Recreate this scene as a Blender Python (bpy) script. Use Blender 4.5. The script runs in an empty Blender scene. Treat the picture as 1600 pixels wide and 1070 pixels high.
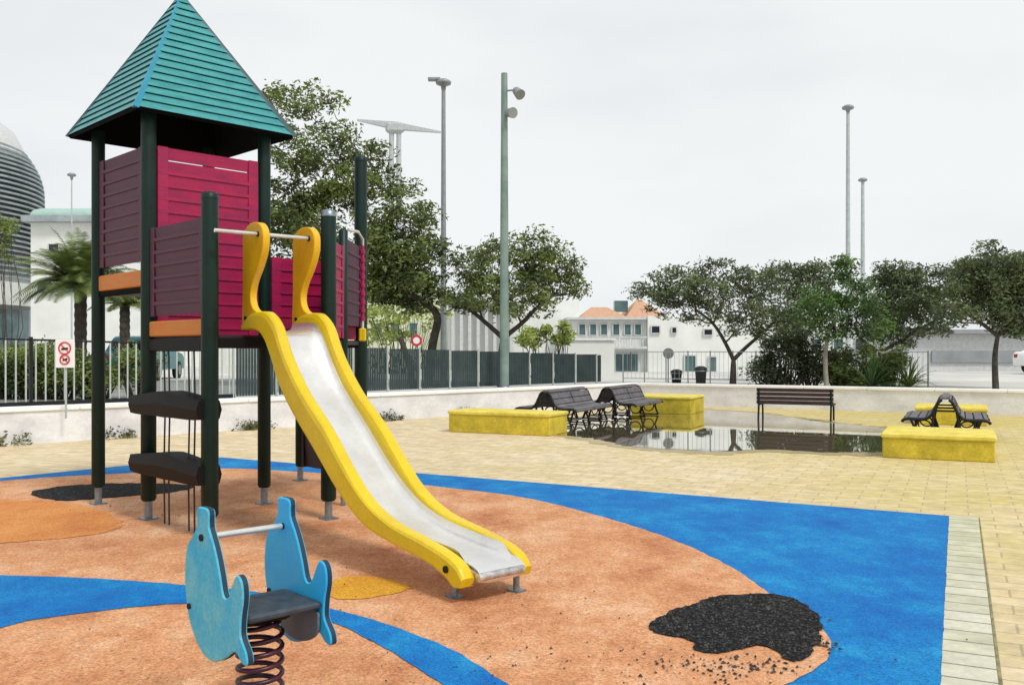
import bpy, math, random
from mathutils import Vector, Matrix, noise
random.seed(7)
scn = bpy.context.scene
COL = scn.collection
R = math.radians
F, CX, CY, H = 1440.0, 800.0, 548.0, 1.5      # survey of the photo: focal length, principal point, eye height

def at(px, py, z=0.0):                         # point at height z seen at px,py
    Y = (H - z) * F / (py - CY)
    return ((px - CX) / F * Y, Y)
def col(px, Y): return ((px - CX) / F * Y)
def hz(py, Y): return H - (py - CY) * Y / F
def lin(r, g, b):
    f = lambda c: (c/255/12.92) if c/255 <= .04045 else ((c/255+.055)/1.055)**2.4
    return (f(r), f(g), f(b), 1)

# ------------------------------------------------------------------ materials
def mat(name, c, rough=.6, metal=0, var=.12, scale=6, c2=None, bump=0, bscale=60, spec=.5, thr=(.35, .65), stretch=None, fine=0):
    m = bpy.data.materials.new(name); m.use_nodes = True
    nt = m.node_tree; N = nt.nodes; L = nt.links
    b = N['Principled BSDF']
    b.inputs['Roughness'].default_value = rough
    b.inputs['Metallic'].default_value = metal
    b.inputs['Specular IOR Level'].default_value = spec
    tc = N.new('ShaderNodeTexCoord')
    src = tc.outputs['Object']
    if stretch:
        mp = N.new('ShaderNodeMapping'); mp.inputs['Scale'].default_value = stretch
        L.new(src, mp.inputs['Vector']); src = mp.outputs['Vector']
    n = N.new('ShaderNodeTexNoise'); n.inputs['Scale'].default_value = scale; n.inputs['Detail'].default_value = 6
    n.inputs['Roughness'].default_value = .65
    L.new(src, n.inputs['Vector'])
    rp = N.new('ShaderNodeValToRGB')
    if c2 is None:
        c0 = tuple(x*(1-var) for x in c[:3])+(1,); c2 = tuple(min(1, x*(1+var)) for x in c[:3])+(1,)
    else: c0 = c
    rp.color_ramp.elements[0].position = thr[0]; rp.color_ramp.elements[1].position = thr[1]
    rp.color_ramp.elements[0].color = c0; rp.color_ramp.elements[1].color = c2
    L.new(n.outputs['Fac'], rp.inputs['Fac'])
    out = rp.outputs['Color']
    if fine:
        n3 = N.new('ShaderNodeTexNoise'); n3.inputs['Scale'].default_value = scale*14; n3.inputs['Detail'].default_value = 3
        L.new(tc.outputs['Object'], n3.inputs['Vector'])
        mr = N.new('ShaderNodeMapRange'); mr.inputs['From Min'].default_value = .3; mr.inputs['From Max'].default_value = .7
        mr.inputs['To Min'].default_value = 1-fine; mr.inputs['To Max'].default_value = 1+fine
        L.new(n3.outputs['Fac'], mr.inputs['Value'])
        mx = N.new('ShaderNodeVectorMath'); mx.operation = 'SCALE'
        L.new(out, mx.inputs[0]); L.new(mr.outputs['Result'], mx.inputs['Scale']); out = mx.outputs['Vector']
    L.new(out, b.inputs['Base Color'])
    if bump:
        n2 = N.new('ShaderNodeTexNoise'); n2.inputs['Scale'].default_value = bscale; n2.inputs['Detail'].default_value = 4
        L.new(tc.outputs['Object'], n2.inputs['Vector'])
        bp = N.new('ShaderNodeBump'); bp.inputs['Strength'].default_value = bump; bp.inputs['Distance'].default_value = .02
        L.new(n2.outputs['Fac'], bp.inputs['Height']); L.new(bp.outputs['Normal'], b.inputs['Normal'])
    return m

def leafmat(name, ca, cb, transl=.25):
    m = bpy.data.materials.new(name); m.use_nodes = True
    nt = m.node_tree; N = nt.nodes; L = nt.links
    b = N['Principled BSDF']; b.inputs['Roughness'].default_value = .55
    g = N.new('ShaderNodeNewGeometry')
    tc = N.new('ShaderNodeTexCoord'); n = N.new('ShaderNodeTexNoise'); n.inputs['Scale'].default_value = 1.1; n.inputs['Detail'].default_value = 3
    L.new(tc.outputs['Object'], n.inputs['Vector'])
    ad = N.new('ShaderNodeMath'); ad.operation = 'MULTIPLY_ADD'
    L.new(g.outputs['Random Per Island'], ad.inputs[0]); ad.inputs[1].default_value = .45
    ms = N.new('ShaderNodeMapRange'); ms.inputs['From Min'].default_value = .35; ms.inputs['From Max'].default_value = .65
    ms.inputs['To Min'].default_value = 0; ms.inputs['To Max'].default_value = .6
    L.new(n.outputs['Fac'], ms.inputs['Value']); L.new(ms.outputs['Result'], ad.inputs[2])
    rp = N.new('ShaderNodeValToRGB'); rp.color_ramp.elements[0].color = ca; rp.color_ramp.elements[1].color = cb
    rp.color_ramp.elements[0].position = .1; rp.color_ramp.elements[1].position = .95
    L.new(ad.outputs[0], rp.inputs['Fac']); L.new(rp.outputs['Color'], b.inputs['Base Color'])
    t = N.new('ShaderNodeBsdfTranslucent'); L.new(rp.outputs['Color'], t.inputs['Color'])
    mx = N.new('ShaderNodeMixShader'); mx.inputs[0].default_value = transl
    L.new(b.outputs[0], mx.inputs[1]); L.new(t.outputs[0], mx.inputs[2])
    L.new(mx.outputs[0], N['Material Output'].inputs['Surface'])
    return m

def pavemat(name, ca, cb, cm, rot, w=.4, h=.2, stain=None, mortar=.008, offs=.5, msz=.6):
    m = bpy.data.materials.new(name); m.use_nodes = True
    nt = m.node_tree; N = nt.nodes; L = nt.links
    b = N['Principled BSDF']; b.inputs['Roughness'].default_value = .75; b.inputs['Specular IOR Level'].default_value = .35
    tc = N.new('ShaderNodeTexCoord'); mp = N.new('ShaderNodeMapping'); mp.inputs['Rotation'].default_value = (0, 0, rot); mp.inputs['Location'].default_value = (.11, 3.03, 0)
    L.new(tc.outputs['Object'], mp.inputs['Vector'])
    br = N.new('ShaderNodeTexBrick'); br.inputs['Scale'].default_value = 1; br.inputs['Brick Width'].default_value = w
    br.inputs['Row Height'].default_value = h; br.inputs['Mortar Size'].default_value = mortar; br.inputs['Mortar Smooth'].default_value = .3
    br.inputs['Color1'].default_value = ca; br.inputs['Color2'].default_value = cb; br.inputs['Mortar'].default_value = cm
    br.offset = offs
    L.new(mp.outputs['Vector'], br.inputs['Vector'])
    out = br.outputs['Color']
    if stain:
        n = N.new('ShaderNodeTexNoise'); n.inputs['Scale'].default_value = .33; n.inputs['Detail'].default_value = 7; n.inputs['Roughness'].default_value = .7
        L.new(tc.outputs['Object'], n.inputs['Vector'])
        # moss grows more towards the east side of the plaza
        sx = N.new('ShaderNodeSeparateXYZ'); L.new(tc.outputs['Object'], sx.inputs[0])
        ma = N.new('ShaderNodeMath'); ma.operation = 'MULTIPLY_ADD'; ma.inputs[1].default_value = .035; L.new(sx.outputs['X'], ma.inputs[0]); L.new(n.outputs['Fac'], ma.inputs[2])
        mr = N.new('ShaderNodeMapRange'); mr.inputs['From Min'].default_value = .48; mr.inputs['From Max'].default_value = .85; mr.inputs['To Max'].default_value = .75
        L.new(ma.outputs[0], mr.inputs['Value'])
        mx = N.new('ShaderNodeMix'); mx.data_type = 'RGBA'; mx.blend_type = 'MIX'
        L.new(mr.outputs['Result'], mx.inputs[0]); L.new(out, mx.inputs[6]); mx.inputs[7].default_value = stain
        # keep the joints visible under the stain
        mj = N.new('ShaderNodeMix'); mj.data_type = 'RGBA'; L.new(br.outputs['Fac'], mj.inputs[0]); L.new(mx.outputs[2], mj.inputs[6]); mj.inputs[7].default_value = cm
        out = mj.outputs[2]
    n3 = N.new('ShaderNodeTexNoise'); n3.inputs['Scale'].default_value = 5; n3.inputs['Detail'].default_value = 9; n3.inputs['Roughness'].default_value = .75
    L.new(tc.outputs['Object'], n3.inputs['Vector'])
    m3 = N.new('ShaderNodeMapRange'); m3.inputs['From Min'].default_value = .3; m3.inputs['From Max'].default_value = .7; m3.inputs['To Min'].default_value = .72; m3.inputs['To Max'].default_value = 1.22
    L.new(n3.outputs['Fac'], m3.inputs['Value'])
    sc = N.new('ShaderNodeVectorMath'); sc.operation = 'SCALE'; L.new(out, sc.inputs[0]); L.new(m3.outputs['Result'], sc.inputs['Scale'])
    L.new(sc.outputs['Vector'], b.inputs['Base Color'])
    bp = N.new('ShaderNodeBump'); bp.inputs['Strength'].default_value = .4; bp.inputs['Distance'].default_value = .006
    inv = N.new('ShaderNodeMath'); inv.operation = 'SUBTRACT'; inv.inputs[0].default_value = 1; L.new(br.outputs['Fac'], inv.inputs[1])
    L.new(inv.outputs[0], bp.inputs['Height']); L.new(bp.outputs['Normal'], b.inputs['Normal'])
    return m

def rubbermat(name, c, cdark, clight, speck, amount=.5):
    """granulated safety rubber: worn blotches + scattered dark crumbs"""
    m = bpy.data.materials.new(name); m.use_nodes = True
    nt = m.node_tree; N = nt.nodes; L = nt.links
    b = N['Principled BSDF']; b.inputs['Roughness'].default_value = .8; b.inputs['Specular IOR Level'].default_value = .25
    tc = N.new('ShaderNodeTexCoord')
    def nz(s, d, r=.65, st=None):
        n = N.new('ShaderNodeTexNoise'); n.inputs['Scale'].default_value = s; n.inputs['Detail'].default_value = d; n.inputs['Roughness'].default_value = r
        v = tc.outputs['Object']
        if st:
            mp = N.new('ShaderNodeMapping'); mp.inputs['Scale'].default_value = st; L.new(v, mp.inputs['Vector']); v = mp.outputs['Vector']
        L.new(v, n.inputs['Vector']); return n.outputs['Fac']
    def ramp(f, a, bb, ca, cb):
        r = N.new('ShaderNodeValToRGB'); e = r.color_ramp.elements
        e[0].position = a; e[1].position = bb; e[0].color = ca; e[1].color = cb
        L.new(f, r.inputs['Fac']); return r.outputs['Color']
    base = N.new('ShaderNodeValToRGB'); e = base.color_ramp.elements
    e[0].position = .34; e[0].color = cdark; e[1].position = .68; e[1].color = clight
    mid = e.new(.5); mid.color = c
    L.new(nz(1.5, 10, .78, (1, .7, 1)), base.inputs['Fac'])
    g = N.new('ShaderNodeMapRange'); g.inputs['From Min'].default_value = .3; g.inputs['From Max'].default_value = .7
    g.inputs['To Min'].default_value = .5; g.inputs['To Max'].default_value = 1.5
    L.new(nz(70, 3, .8), g.inputs['Value'])
    s = N.new('ShaderNodeVectorMath'); s.operation = 'SCALE'; L.new(base.outputs['Color'], s.inputs[0]); L.new(g.outputs['Result'], s.inputs['Scale'])
    # dark crumbs pressed in
    k = N.new('ShaderNodeMath'); k.operation = 'MULTIPLY'
    a1 = ramp(nz(28, 2), .66, .71, (0, 0, 0, 1), (1, 1, 1, 1)); a2 = ramp(nz(.8, 4), .42, .62, (.1, .1, .1, 1), (1, 1, 1, 1))
    L.new(a1, k.inputs[0]); L.new(a2, k.inputs[1])
    k2 = N.new('ShaderNodeMath'); k2.operation = 'MULTIPLY'; k2.inputs[1].default_value = amount; L.new(k.outputs[0], k2.inputs[0])
    mx = N.new('ShaderNodeMix'); mx.data_type = 'RGBA'; L.new(k2.outputs[0], mx.inputs[0]); L.new(s.outputs['Vector'], mx.inputs[6]); mx.inputs[7].default_value = speck
    L.new(mx.outputs[2], b.inputs['Base Color'])
    bp = N.new('ShaderNodeBump'); bp.inputs['Strength'].default_value = .5; bp.inputs['Distance'].default_value = .006
    L.new(nz(120, 3, .8), bp.inputs['Height']); L.new(bp.outputs['Normal'], b.inputs['Normal'])
    return m

M = {}
M['orange'] = rubbermat('orange_rubber', lin(203, 146, 104), lin(174, 110, 72), lin(220, 180, 146), lin(70, 50, 45), .8)
M['blue'] = rubbermat('blue_rubber', lin(0, 112, 180), lin(0, 88, 166), lin(30, 146, 196), lin(10, 40, 110), .5)
M['ochre'] = rubbermat('ochre_rubber', lin(205, 150, 40), lin(190, 120, 45), lin(215, 172, 60), lin(90, 60, 40), .5)
M['ochre2'] = rubbermat('faded_ochre_rubber', lin(206, 136, 72), lin(186, 112, 62), lin(214, 152, 88), lin(90, 60, 40), .5)
M['black_rubber'] = mat('black_rubber', lin(14, 14, 16), .9, c2=lin(84, 86, 86), scale=38, bump=1, bscale=70, thr=(.5, .78), spec=.2)
M['crumb'] = mat('crumb_rubber', lin(18, 18, 20), .9, c2=lin(92, 90, 88), scale=30, spec=.2)
M['paving'] = pavemat('paving', lin(218, 201, 168), lin(203, 185, 147), lin(178, 160, 126), R(25.8), .4, .2, lin(194, 178, 92))
M['border'] = pavemat('border_paving', lin(208, 206, 190), lin(190, 188, 168), lin(128, 126, 106), R(-64.2), .2, 10, lin(184, 184, 140), .009, 0)
M['joint'] = mat('joint', lin(92, 92, 66), .9, c2=lin(150, 146, 104), scale=9)
M['upper'] = mat('upper_ground', lin(178, 178, 174), .85, c2=lin(206, 204, 198), scale=.4, bump=.1)
M['soil'] = mat('soil', lin(120, 112, 88), .95, c2=lin(90, 92, 60), scale=1.5)
M['wall'] = mat('white_wall', lin(228, 228, 231), .8, c2=lin(196, 195, 198), scale=1.3, bump=.15, bscale=30, thr=(.4, .75), stretch=(1, 1, 2), fine=.05)
M['coping'] = mat('coping', lin(244, 244, 244), .75, c2=lin(222, 222, 220), scale=2, thr=(.45, .8))
M['darkgreen'] = mat('dark_green_paint', lin(8, 38, 32), .45, var=.25, scale=4, fine=.08, spec=.3)
M['roofteal'] = mat('teal_roof_boards', lin(40, 128, 134), .4, c2=lin(66, 152, 154), scale=5, stretch=(1, 1, 4), fine=.1)
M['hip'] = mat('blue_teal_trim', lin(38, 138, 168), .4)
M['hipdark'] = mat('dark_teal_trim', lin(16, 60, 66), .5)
M['soffit'] = mat('soffit_shade', lin(6, 8, 9), .8, spec=.1)  # near-black: shade under the roof put into the colour, two beams share it
M['magenta'] = mat('magenta_board', lin(170, 10, 76), .5, c2=lin(142, 14, 74), scale=4, stretch=(1, 1, 3), fine=.12)
M['purple'] = mat('shaded_plum_board', lin(84, 26, 58), .55, c2=lin(68, 26, 52), scale=4, stretch=(1, 1, 3), fine=.12)  # plum hue, with shade of the left-facing tower sides put into the colour
M['brown'] = mat('dark_brown_board', lin(52, 34, 40), .6, var=.2, fine=.1)
M['black'] = mat('black_plastic', lin(6, 7, 8), .6, var=.25, scale=8, fine=.15, spec=.25)
M['rope'] = mat('dark_rope', lin(60, 60, 66), .8)
M['wood'] = mat('orange_wood', lin(206, 112, 38), .6, c2=lin(190, 134, 52), scale=9, stretch=(.3, 1, 3), fine=.25)
M['galv'] = mat('galvanised_steel', lin(150, 160, 168), .42, .7, scale=25, c2=lin(112, 122, 128), fine=.1)
M['yellow'] = mat('yellow_plastic', lin(224, 194, 12), .38, c2=lin(206, 176, 12), scale=3, fine=.06, thr=(.3, .75))
M['yellow2'] = mat('golden_plastic', lin(230, 182, 14), .38, c2=lin(218, 166, 14), scale=4, fine=.06)
M['steel'] = mat('chute_steel', lin(240, 240, 238), .3, .75, scale=3, c2=lin(224, 222, 220), fine=.03, bump=.12, bscale=5)
M['lipsteel'] = mat('lip_steel', lin(222, 220, 218), .35, .7, scale=14, c2=lin(150, 145, 145), fine=.1)
M['barsteel'] = mat('bar_steel', lin(215, 215, 212), .3, .6)
M['cyan'] = mat('cyan_plastic', lin(30, 172, 232), .5, c2=lin(48, 180, 224), scale=5, fine=.06, thr=(.4, .7))
M['cyanworn'] = mat('worn_cyan_plastic', lin(50, 178, 216), .6, c2=lin(116, 196, 204), scale=5, fine=.12, thr=(.42, .68))
M['coreedge'] = mat('dark_board_core', lin(14, 44, 62), .6)
M['spring'] = mat('spring_paint', lin(70, 20, 42), .4, c2=lin(38, 12, 28), scale=14)
M['seat'] = mat('seat_rubber', lin(34, 40, 48), .55, c2=lin(58, 68, 78), scale=12, fine=.1)
M['greyplate'] = mat('grey_plate', lin(98, 110, 120), .5, c2=lin(74, 86, 96), scale=8)
M['dark'] = mat('dark_hole', lin(10, 10, 12), .8)
M['yblock'] = mat('yellow_painted_block', lin(218, 194, 58), .8, c2=lin(162, 146, 42), scale=2.4, bump=.3, bscale=40, thr=(.35, .7), fine=.14)
M['ytop'] = mat('yellow_block_top', lin(232, 214, 104), .75, c2=lin(200, 182, 64), scale=4, bump=.2)
M['bsl'] = mat('dark_bench_slat', lin(58, 52, 54), .5, c2=lin(38, 34, 38), scale=6, fine=.15)
M['bslg'] = mat('grey_bench_slat', lin(112, 108, 112), .5, c2=lin(84, 80, 86), scale=6, fine=.15)
M['iron'] = mat('cast_iron', lin(26, 26, 30), .5, .3)
M['brbench'] = mat('brown_bench', lin(66, 44, 42), .5, c2=lin(48, 34, 36), scale=6)
M['lamp'] = mat('grey_lamp_metal', lin(140, 146, 150), .5, .2)
M['palelamp'] = mat('pale_lamp_metal', lin(176, 184, 186), .5, .1)
M['cctv'] = mat('grey_green_pole', lin(104, 130, 124), .5, c2=lin(130, 150, 142), scale=3)
M['crane'] = mat('pale_mast', lin(176, 182, 184), .6)
M['slat'] = mat('fence_mesh_green', lin(34, 50, 50), .7, c2=lin(52, 68, 68), scale=2, fine=.15)
M['fpost'] = mat('fence_post_grey', lin(164, 172, 168), .6)
M['fwhite'] = mat('picket_pale', lin(176, 184, 176), .6)
M['bark'] = mat('bark', lin(52, 46, 42), .9, c2=lin(84, 76, 68), scale=8, bump=.5)
M['palebark'] = mat('pale_bark', lin(150, 146, 136), .9, c2=lin(120, 114, 104), scale=6)
M['leafA'] = leafmat('leaf_olive', lin(48, 60, 38), lin(134, 152, 76))
M['leafB'] = leafmat('leaf_grey_green', lin(50, 60, 46), lin(124, 140, 92))
M['leafC'] = leafmat('leaf_fresh_green', lin(40, 66, 36), lin(112, 150, 72))
M['leafD'] = leafmat('leaf_dark', lin(36, 44, 34), lin(90, 104, 66))
M['leafP'] = leafmat('palm_leaf', lin(58, 76, 38), lin(142, 158, 84))
M['leafY'] = leafmat('leaf_yellow_green', lin(110, 128, 52), lin(176, 188, 96))
M['plaster'] = mat('white_plaster', lin(232, 234, 230), .85, c2=lin(216, 218, 214), scale=.5, bump=.05)
M['cream'] = mat('cream_plaster', lin(222, 226, 196), .85, c2=lin(202, 206, 178), scale=.6)
M['greyb'] = mat('grey_cladding', lin(150, 154, 156), .7, c2=lin(130, 134, 138), scale=.7)
M['greylight'] = mat('light_grey_cladding', lin(196, 198, 198), .7)
M['glass'] = mat('teal_glass', lin(92, 122, 122), .2, c2=lin(60, 86, 90), scale=.8)
M['glassd'] = mat('dark_glass', lin(40, 46, 52), .15)
M['louvre'] = mat('louvre_grey', lin(168, 178, 180), .6, 0, c2=lin(138, 148, 152), scale=.8)
M['tile'] = mat('terracotta_tile', lin(206, 164, 134), .8, c2=lin(184, 138, 110), scale=1.4, stretch=(4, 4, 1))
M['greenroof'] = mat('green_glass_roof', lin(150, 182, 172), .3)
M['teal'] = mat('teal_car_paint', lin(26, 110, 124), .3)
M['white'] = mat('white_paint', lin(236, 236, 234), .4, var=.03)
M['red'] = mat('red_paint', lin(206, 36, 60), .45)
M['tyre'] = mat('tyre_rubber', lin(20, 20, 20), .8)
M['tail'] = mat('tail_light_red', lin(150, 20, 20), .3)
M['binm'] = mat('bin_dark', lin(38, 42, 40), .5)
M['weedm'] = leafmat('weed_leaf', lin(52, 56, 34), lin(120, 122, 62))
def water():
    m = bpy.data.materials.new('puddle_water'); m.use_nodes = True
    nt = m.node_tree; N = nt.nodes; L = nt.links; b = N['Principled BSDF']
    b.inputs['Base Color'].default_value = lin(118, 112, 84); b.inputs['Roughness'].default_value = .03; b.inputs['IOR'].default_value = 1.45
    b.inputs['Coat Weight'].default_value = 1; b.inputs['Coat Roughness'].default_value = .02
    tc = N.new('ShaderNodeTexCoord'); n = N.new('ShaderNodeTexNoise'); n.inputs['Scale'].default_value = 3
    L.new(tc.outputs['Object'], n.inputs['Vector'])
    bp = N.new('ShaderNodeBump'); bp.inputs['Strength'].default_value = .05; bp.inputs['Distance'].default_value = .01
    L.new(n.outputs['Fac'], bp.inputs['Height']); L.new(bp.outputs['Normal'], b.inputs['Normal']); L.new(bp.outputs['Normal'], b.inputs['Coat Normal'])
    return m
M['water'] = water()

# ------------------------------------------------------------------ mesh builder
class MB:
    def __init__(s): s.v = []; s.f = []; s.mi = []; s.mats = []; s.cur = 0; s.smooth = []
    def use(s, m):
        if m not in s.mats: s.mats.append(m)
        s.cur = s.mats.index(m); return s
    def add(s, vs, fs, smooth=False):
        k = len(s.v); s.v += [tuple(v) for v in vs]
        for f in fs: s.f.append(tuple(i+k for i in f)); s.mi.append(s.cur); s.smooth.append(smooth)
        return s
    def box(s, c, size, rz=0, ax=None):
        hx, hy, hh = size[0]/2, size[1]/2, size[2]/2
        vs = [Vector((x, y, z)) for x in (-hx, hx) for y in (-hy, hy) for z in (-hh, hh)]
        m = Matrix.Rotation(rz, 3, 'Z') if ax is None else ax
        c = Vector(c)
        return s.add([m @ v + c for v in vs], [(0, 1, 3, 2), (4, 6, 7, 5), (0, 4, 5, 1), (2, 3, 7, 6), (0, 2, 6, 4), (1, 5, 7, 3)])
    def cbox(s, c, size, rz=0, ch=.01):          # chamfered box
        hx, hy, hh = [q/2 for q in size]; ch = min(ch, hx*.9, hy*.9, hh*.9)
        ring = lambda a, b: [(a-ch, b), (a, b-ch), (a, -b+ch), (a-ch, -b), (-a+ch, -b), (-a, -b+ch), (-a, b-ch), (-a+ch, b)]
        m = Matrix.Rotation(rz, 3, 'Z'); c = Vector(c)
        vs = []
        for z, i in ((-hh, ch), (-hh+ch, 0), (hh-ch, 0), (hh, ch)):
            vs += [m @ Vector((x, y, z)) + c for x, y in ring(hx-i, hy-i)]
        fs = [tuple(range(7, -1, -1))[::-1][::-1]] + [tuple(range(24, 32))[::-1]]
        for k in range(3):
            for j in range(8):
                a, b = k*8+j, k*8+(j+1) % 8
                fs.append((a, a+8, b+8, b))
        return s.add(vs, fs)
    def tube(s, pts, rad, n=10, cap=True, smooth=True):
        pts = [Vector(p) for p in pts]
        if not hasattr(rad, '__len__'): rad = [rad]*len(pts)
        up = None; k = len(s.v); vs = []
        for i, p in enumerate(pts):
            t = (pts[min(i+1, len(pts)-1)] - pts[max(i-1, 0)]).normalized()
            if up is None:
                up = Vector((0, 0, 1)) if abs(t.z) < .9 else Vector((1, 0, 0))
            a = t.cross(up).normalized(); b = a.cross(t).normalized(); up = b
            for j in range(n):
                th = 2*math.pi*j/n
                vs.append(p + a*math.cos(th)*rad[i] + b*math.sin(th)*rad[i])
        fs = []
        for i in range(len(pts)-1):
            for j in range(n):
                a0 = i*n+j; b0 = i*n+(j+1) % n
                fs.append((a0, b0, b0+n, a0+n))
        s.add(vs, fs, smooth)
        if cap:
            s.add([vs[j] for j in range(n)], [tuple(range(n))[::-1]]); s.add([vs[-n+j] for j in range(n)], [tuple(range(n))])
        return s
    def lathe(s, c, prof, n=24, smooth=True):
        vs = []; fs = []
        for r, z in prof:
            for j in range(n):
                th = 2*math.pi*j/n; vs.append((c[0]+r*math.cos(th), c[1]+r*math.sin(th), c[2]+z))
        for i in range(len(prof)-1):
            for j in range(n):
                a = i*n+j; b = i*n+(j+1) % n; fs.append((a, b, b+n, a+n))
        return s.add(vs, fs, smooth)
    def plate(s, poly, org, e, nrm, th, edge=None, face=None):
        """poly of (s,z) in the vertical plane org + e*s, thickness th along nrm, chamfered rim"""
        org = Vector((org[0], org[1], 0)); e = Vector((e[0], e[1], 0)); nn = Vector((nrm[0], nrm[1], 0))
        n = len(poly); cx = sum(p[0] for p in poly)/n; ch = min(.006, th*.3)
        def inset(d):
            out = []
            area = sum(poly[i][0]*poly[(i+1) % n][1]-poly[(i+1) % n][0]*poly[i][1] for i in range(n))
            sg = 1 if area > 0 else -1
            for i in range(n):
                a = Vector(poly[i-1]); b = Vector(poly[i]); c = Vector(poly[(i+1) % n])
                d1 = (b-a).normalized(); d2 = (c-b).normalized(); t = (d1+d2)
                t = t.normalized() if t.length > .1 else d1
                out.append((b.x - t.y*d*sg, b.y + t.x*d*sg))
            return out
        ins = inset(ch)
        vs = []
        for ring, off in ((ins, -th/2), (poly, -th/2+ch), (poly, th/2-ch), (ins, th/2)):
            vs += [org + e*a + nn*off + Vector((0, 0, z)) for a, z in ring]
        fs = [tuple(range(n)), tuple(range(3*n, 4*n))[::-1]]; ef = []
        for k in range(3):
            for i in range(n):
                a = k*n+i; b = k*n+(i+1) % n; (ef if k == 1 else fs).append((a, a+n, b+n, b))
        if face: s.use(face)
        s.add(vs, fs); k0 = len(s.v)-4*n
        if edge: s.use(edge)
        for f in ef: s.f.append(tuple(i+k0 for i in f)); s.mi.append(s.cur); s.smooth.append(False)
        return s
    def build(s, name, m=None, parent=None, org=None):
        me = bpy.data.meshes.new(name)
        vs = s.v
        if org is not None: vs = [(x-org[0], y-org[1], z-org[2]) for x, y, z in vs]
        me.from_pydata(vs, [], s.f)
        if m is not None and not s.mats: me.materials.append(m)
        for q in s.mats: me.materials.append(q)
        if s.mats: me.polygons.foreach_set('material_index', s.mi)
        me.polygons.foreach_set('use_smooth', s.smooth)
        me.update()
        import bmesh
        if len(vs) < 20000 and not s.mats and name not in ('leaves', 'crown', 'foliage'):
            bm = bmesh.new(); bm.from_mesh(me); bmesh.ops.recalc_face_normals(bm, faces=bm.faces); bm.to_mesh(me); bm.free()
        o = bpy.data.objects.new(name, me); COL.objects.link(o)
        if org is not None: o.location = org
        if parent is not None:
            o.parent = parent
            pl = Vector(parent['_w']) if '_w' in parent.keys() else Vector((0, 0, 0))
            o.location = Vector(org if org is not None else (0, 0, 0)) - pl
            o['_w'] = list(org) if org is not None else [0, 0, 0]
        else: o['_w'] = list(org) if org is not None else [0, 0, 0]
        return o
def tag(o, label=None, cat=None, group=None, kind=None):
    if label: o['label'] = label
    if cat: o['category'] = cat
    if group: o['group'] = group
    if kind: o['kind'] = kind
    return o
def empty(name, loc, label=None, cat=None, group=None):
    o = bpy.data.objects.new(name, None); COL.objects.link(o); o.location = loc; o.empty_display_size = .2
    o['_w'] = list(loc)
    return tag(o, label, cat, group)
def sheet(name, poly, z, m, kind='structure', sub=0):
    b = MB(); b.add([(x, y, z) for x, y in poly], [tuple(range(len(poly)))])
    return tag(b.build(name, m), kind=kind)
def copy_tree(o, parent=None):
    c = o.copy(); COL.objects.link(c); c.parent = parent
    for ch in [q for q in COL.objects if q.parent == o]: copy_tree(ch, c)
    return c
def catmull(p, n=6, closed=False):
    out = []; L = len(p)
    rng = range(L if closed else L-1)
    for i in rng:
        if closed: a, b, c, d = p[i-1], p[i], p[(i+1) % L], p[(i+2) % L]
        else: a, b, c, d = p[max(i-1, 0)], p[i], p[i+1], p[min(i+2, L-1)]
        for k in range(n):
            t = k/n
            out.append(tuple(.5*((2*b[j])+(-a[j]+c[j])*t+(2*a[j]-5*b[j]+4*c[j]-d[j])*t*t+(-a[j]+3*b[j]-3*c[j]+d[j])*t**3) for j in range(len(b))))
    if not closed: out.append(tuple(p[-1]))
    return out

# ------------------------------------------------------------------ ground
WLa, WLb = (-16, 6.77), (3.5, 25.9)            # left wall line; back wall goes on to WLc
WLc = (19.5, 16.84)
sheet('ground', [(-900, -900), (900, -900), (900, 900), (-900, 900)], 0, M['paving'])
# raised ground behind the plaza wall
sheet('raised_ground', [(-70, -46.2), WLa, WLb, WLc, (60, 14), (880, 8), (880, 880), (-880, 880), (-880, -46)], .5, M['upper'])
bl = [at(0, 747), at(180, 729), at(345, 714.5), (3.97, 8.37), (1.925, 4.14), (.4, .98), (-9, -3), (-14, 4), (-9.5, 7.1)]
def ragged(poly, amp=.007, step=.06):
    out = []
    n = len(poly)
    for i in range(n):
        a = Vector(poly[i]); b = Vector(poly[(i+1) % n]); L = (b-a).length; k = max(1, min(120, int(L/step)))
        for j in range(k):
            p = a.lerp(b, j/k); q = Vector((p.x*9, p.y*9, 3.3)); w_ = noise.noise(q)*amp*1.6+random.uniform(-.4, .4)*amp
            nrm = Vector((-(b-a).y, (b-a).x)).normalized(); out.append(tuple(p+nrm*w_))
    return out
sheet('blue_rubber_surface', ragged(bl, .004), .004, M['blue'])
og = [at(0, 752), at(100, 745), at(200, 740), at(345, 732.5), at(440, 736), at(560, 745), at(650, 757), at(800, 775), at(900, 797), at(1000, 826), at(1080, 856), at(1150, 892), at(1205, 930), (1.66, 5.35), (1.66, 4.85), (1.52, 4.45), (1.22, 4.12), (.6, 3.55), (-.4, 3.0), (-2, 2.4), (-4, 1.8), (-8, .5), (-13.5, 3.9), (-9.4, 6.9)]
og2 = catmull(og[:-4], 4) + og[-4:]
sheet('orange_rubber_surface', ragged(og2, .008), .008, M['orange'])
top = [at(-300, 893), at(0, 901), at(130, 905), at(290, 916), at(420, 930), at(525, 955), at(600, 976), at(700, 1015), at(790, 1070), at(860, 1130)]
bot = [at(760, 1130), at(700, 1078), at(600, 1015), at(525, 977), at(440, 958), at(290, 945), at(100, 964), at(0, 984), at(-300, 1080)]
sheet('blue_rubber_band', ragged(catmull(top, 5)+catmull(bot, 5), .007), .012, M['blue'])
def blob(pts, n=6, amp=.02): return ragged(catmull(pts, n, True), amp, .05)
sheet('ochre_rubber_patch', blob([at(-150, 800), at(0, 783), at(120, 790), at(182, 812), at(170, 832), at(60, 846), at(-120, 850)], 6, .03), .012, M['ochre2'])
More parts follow.
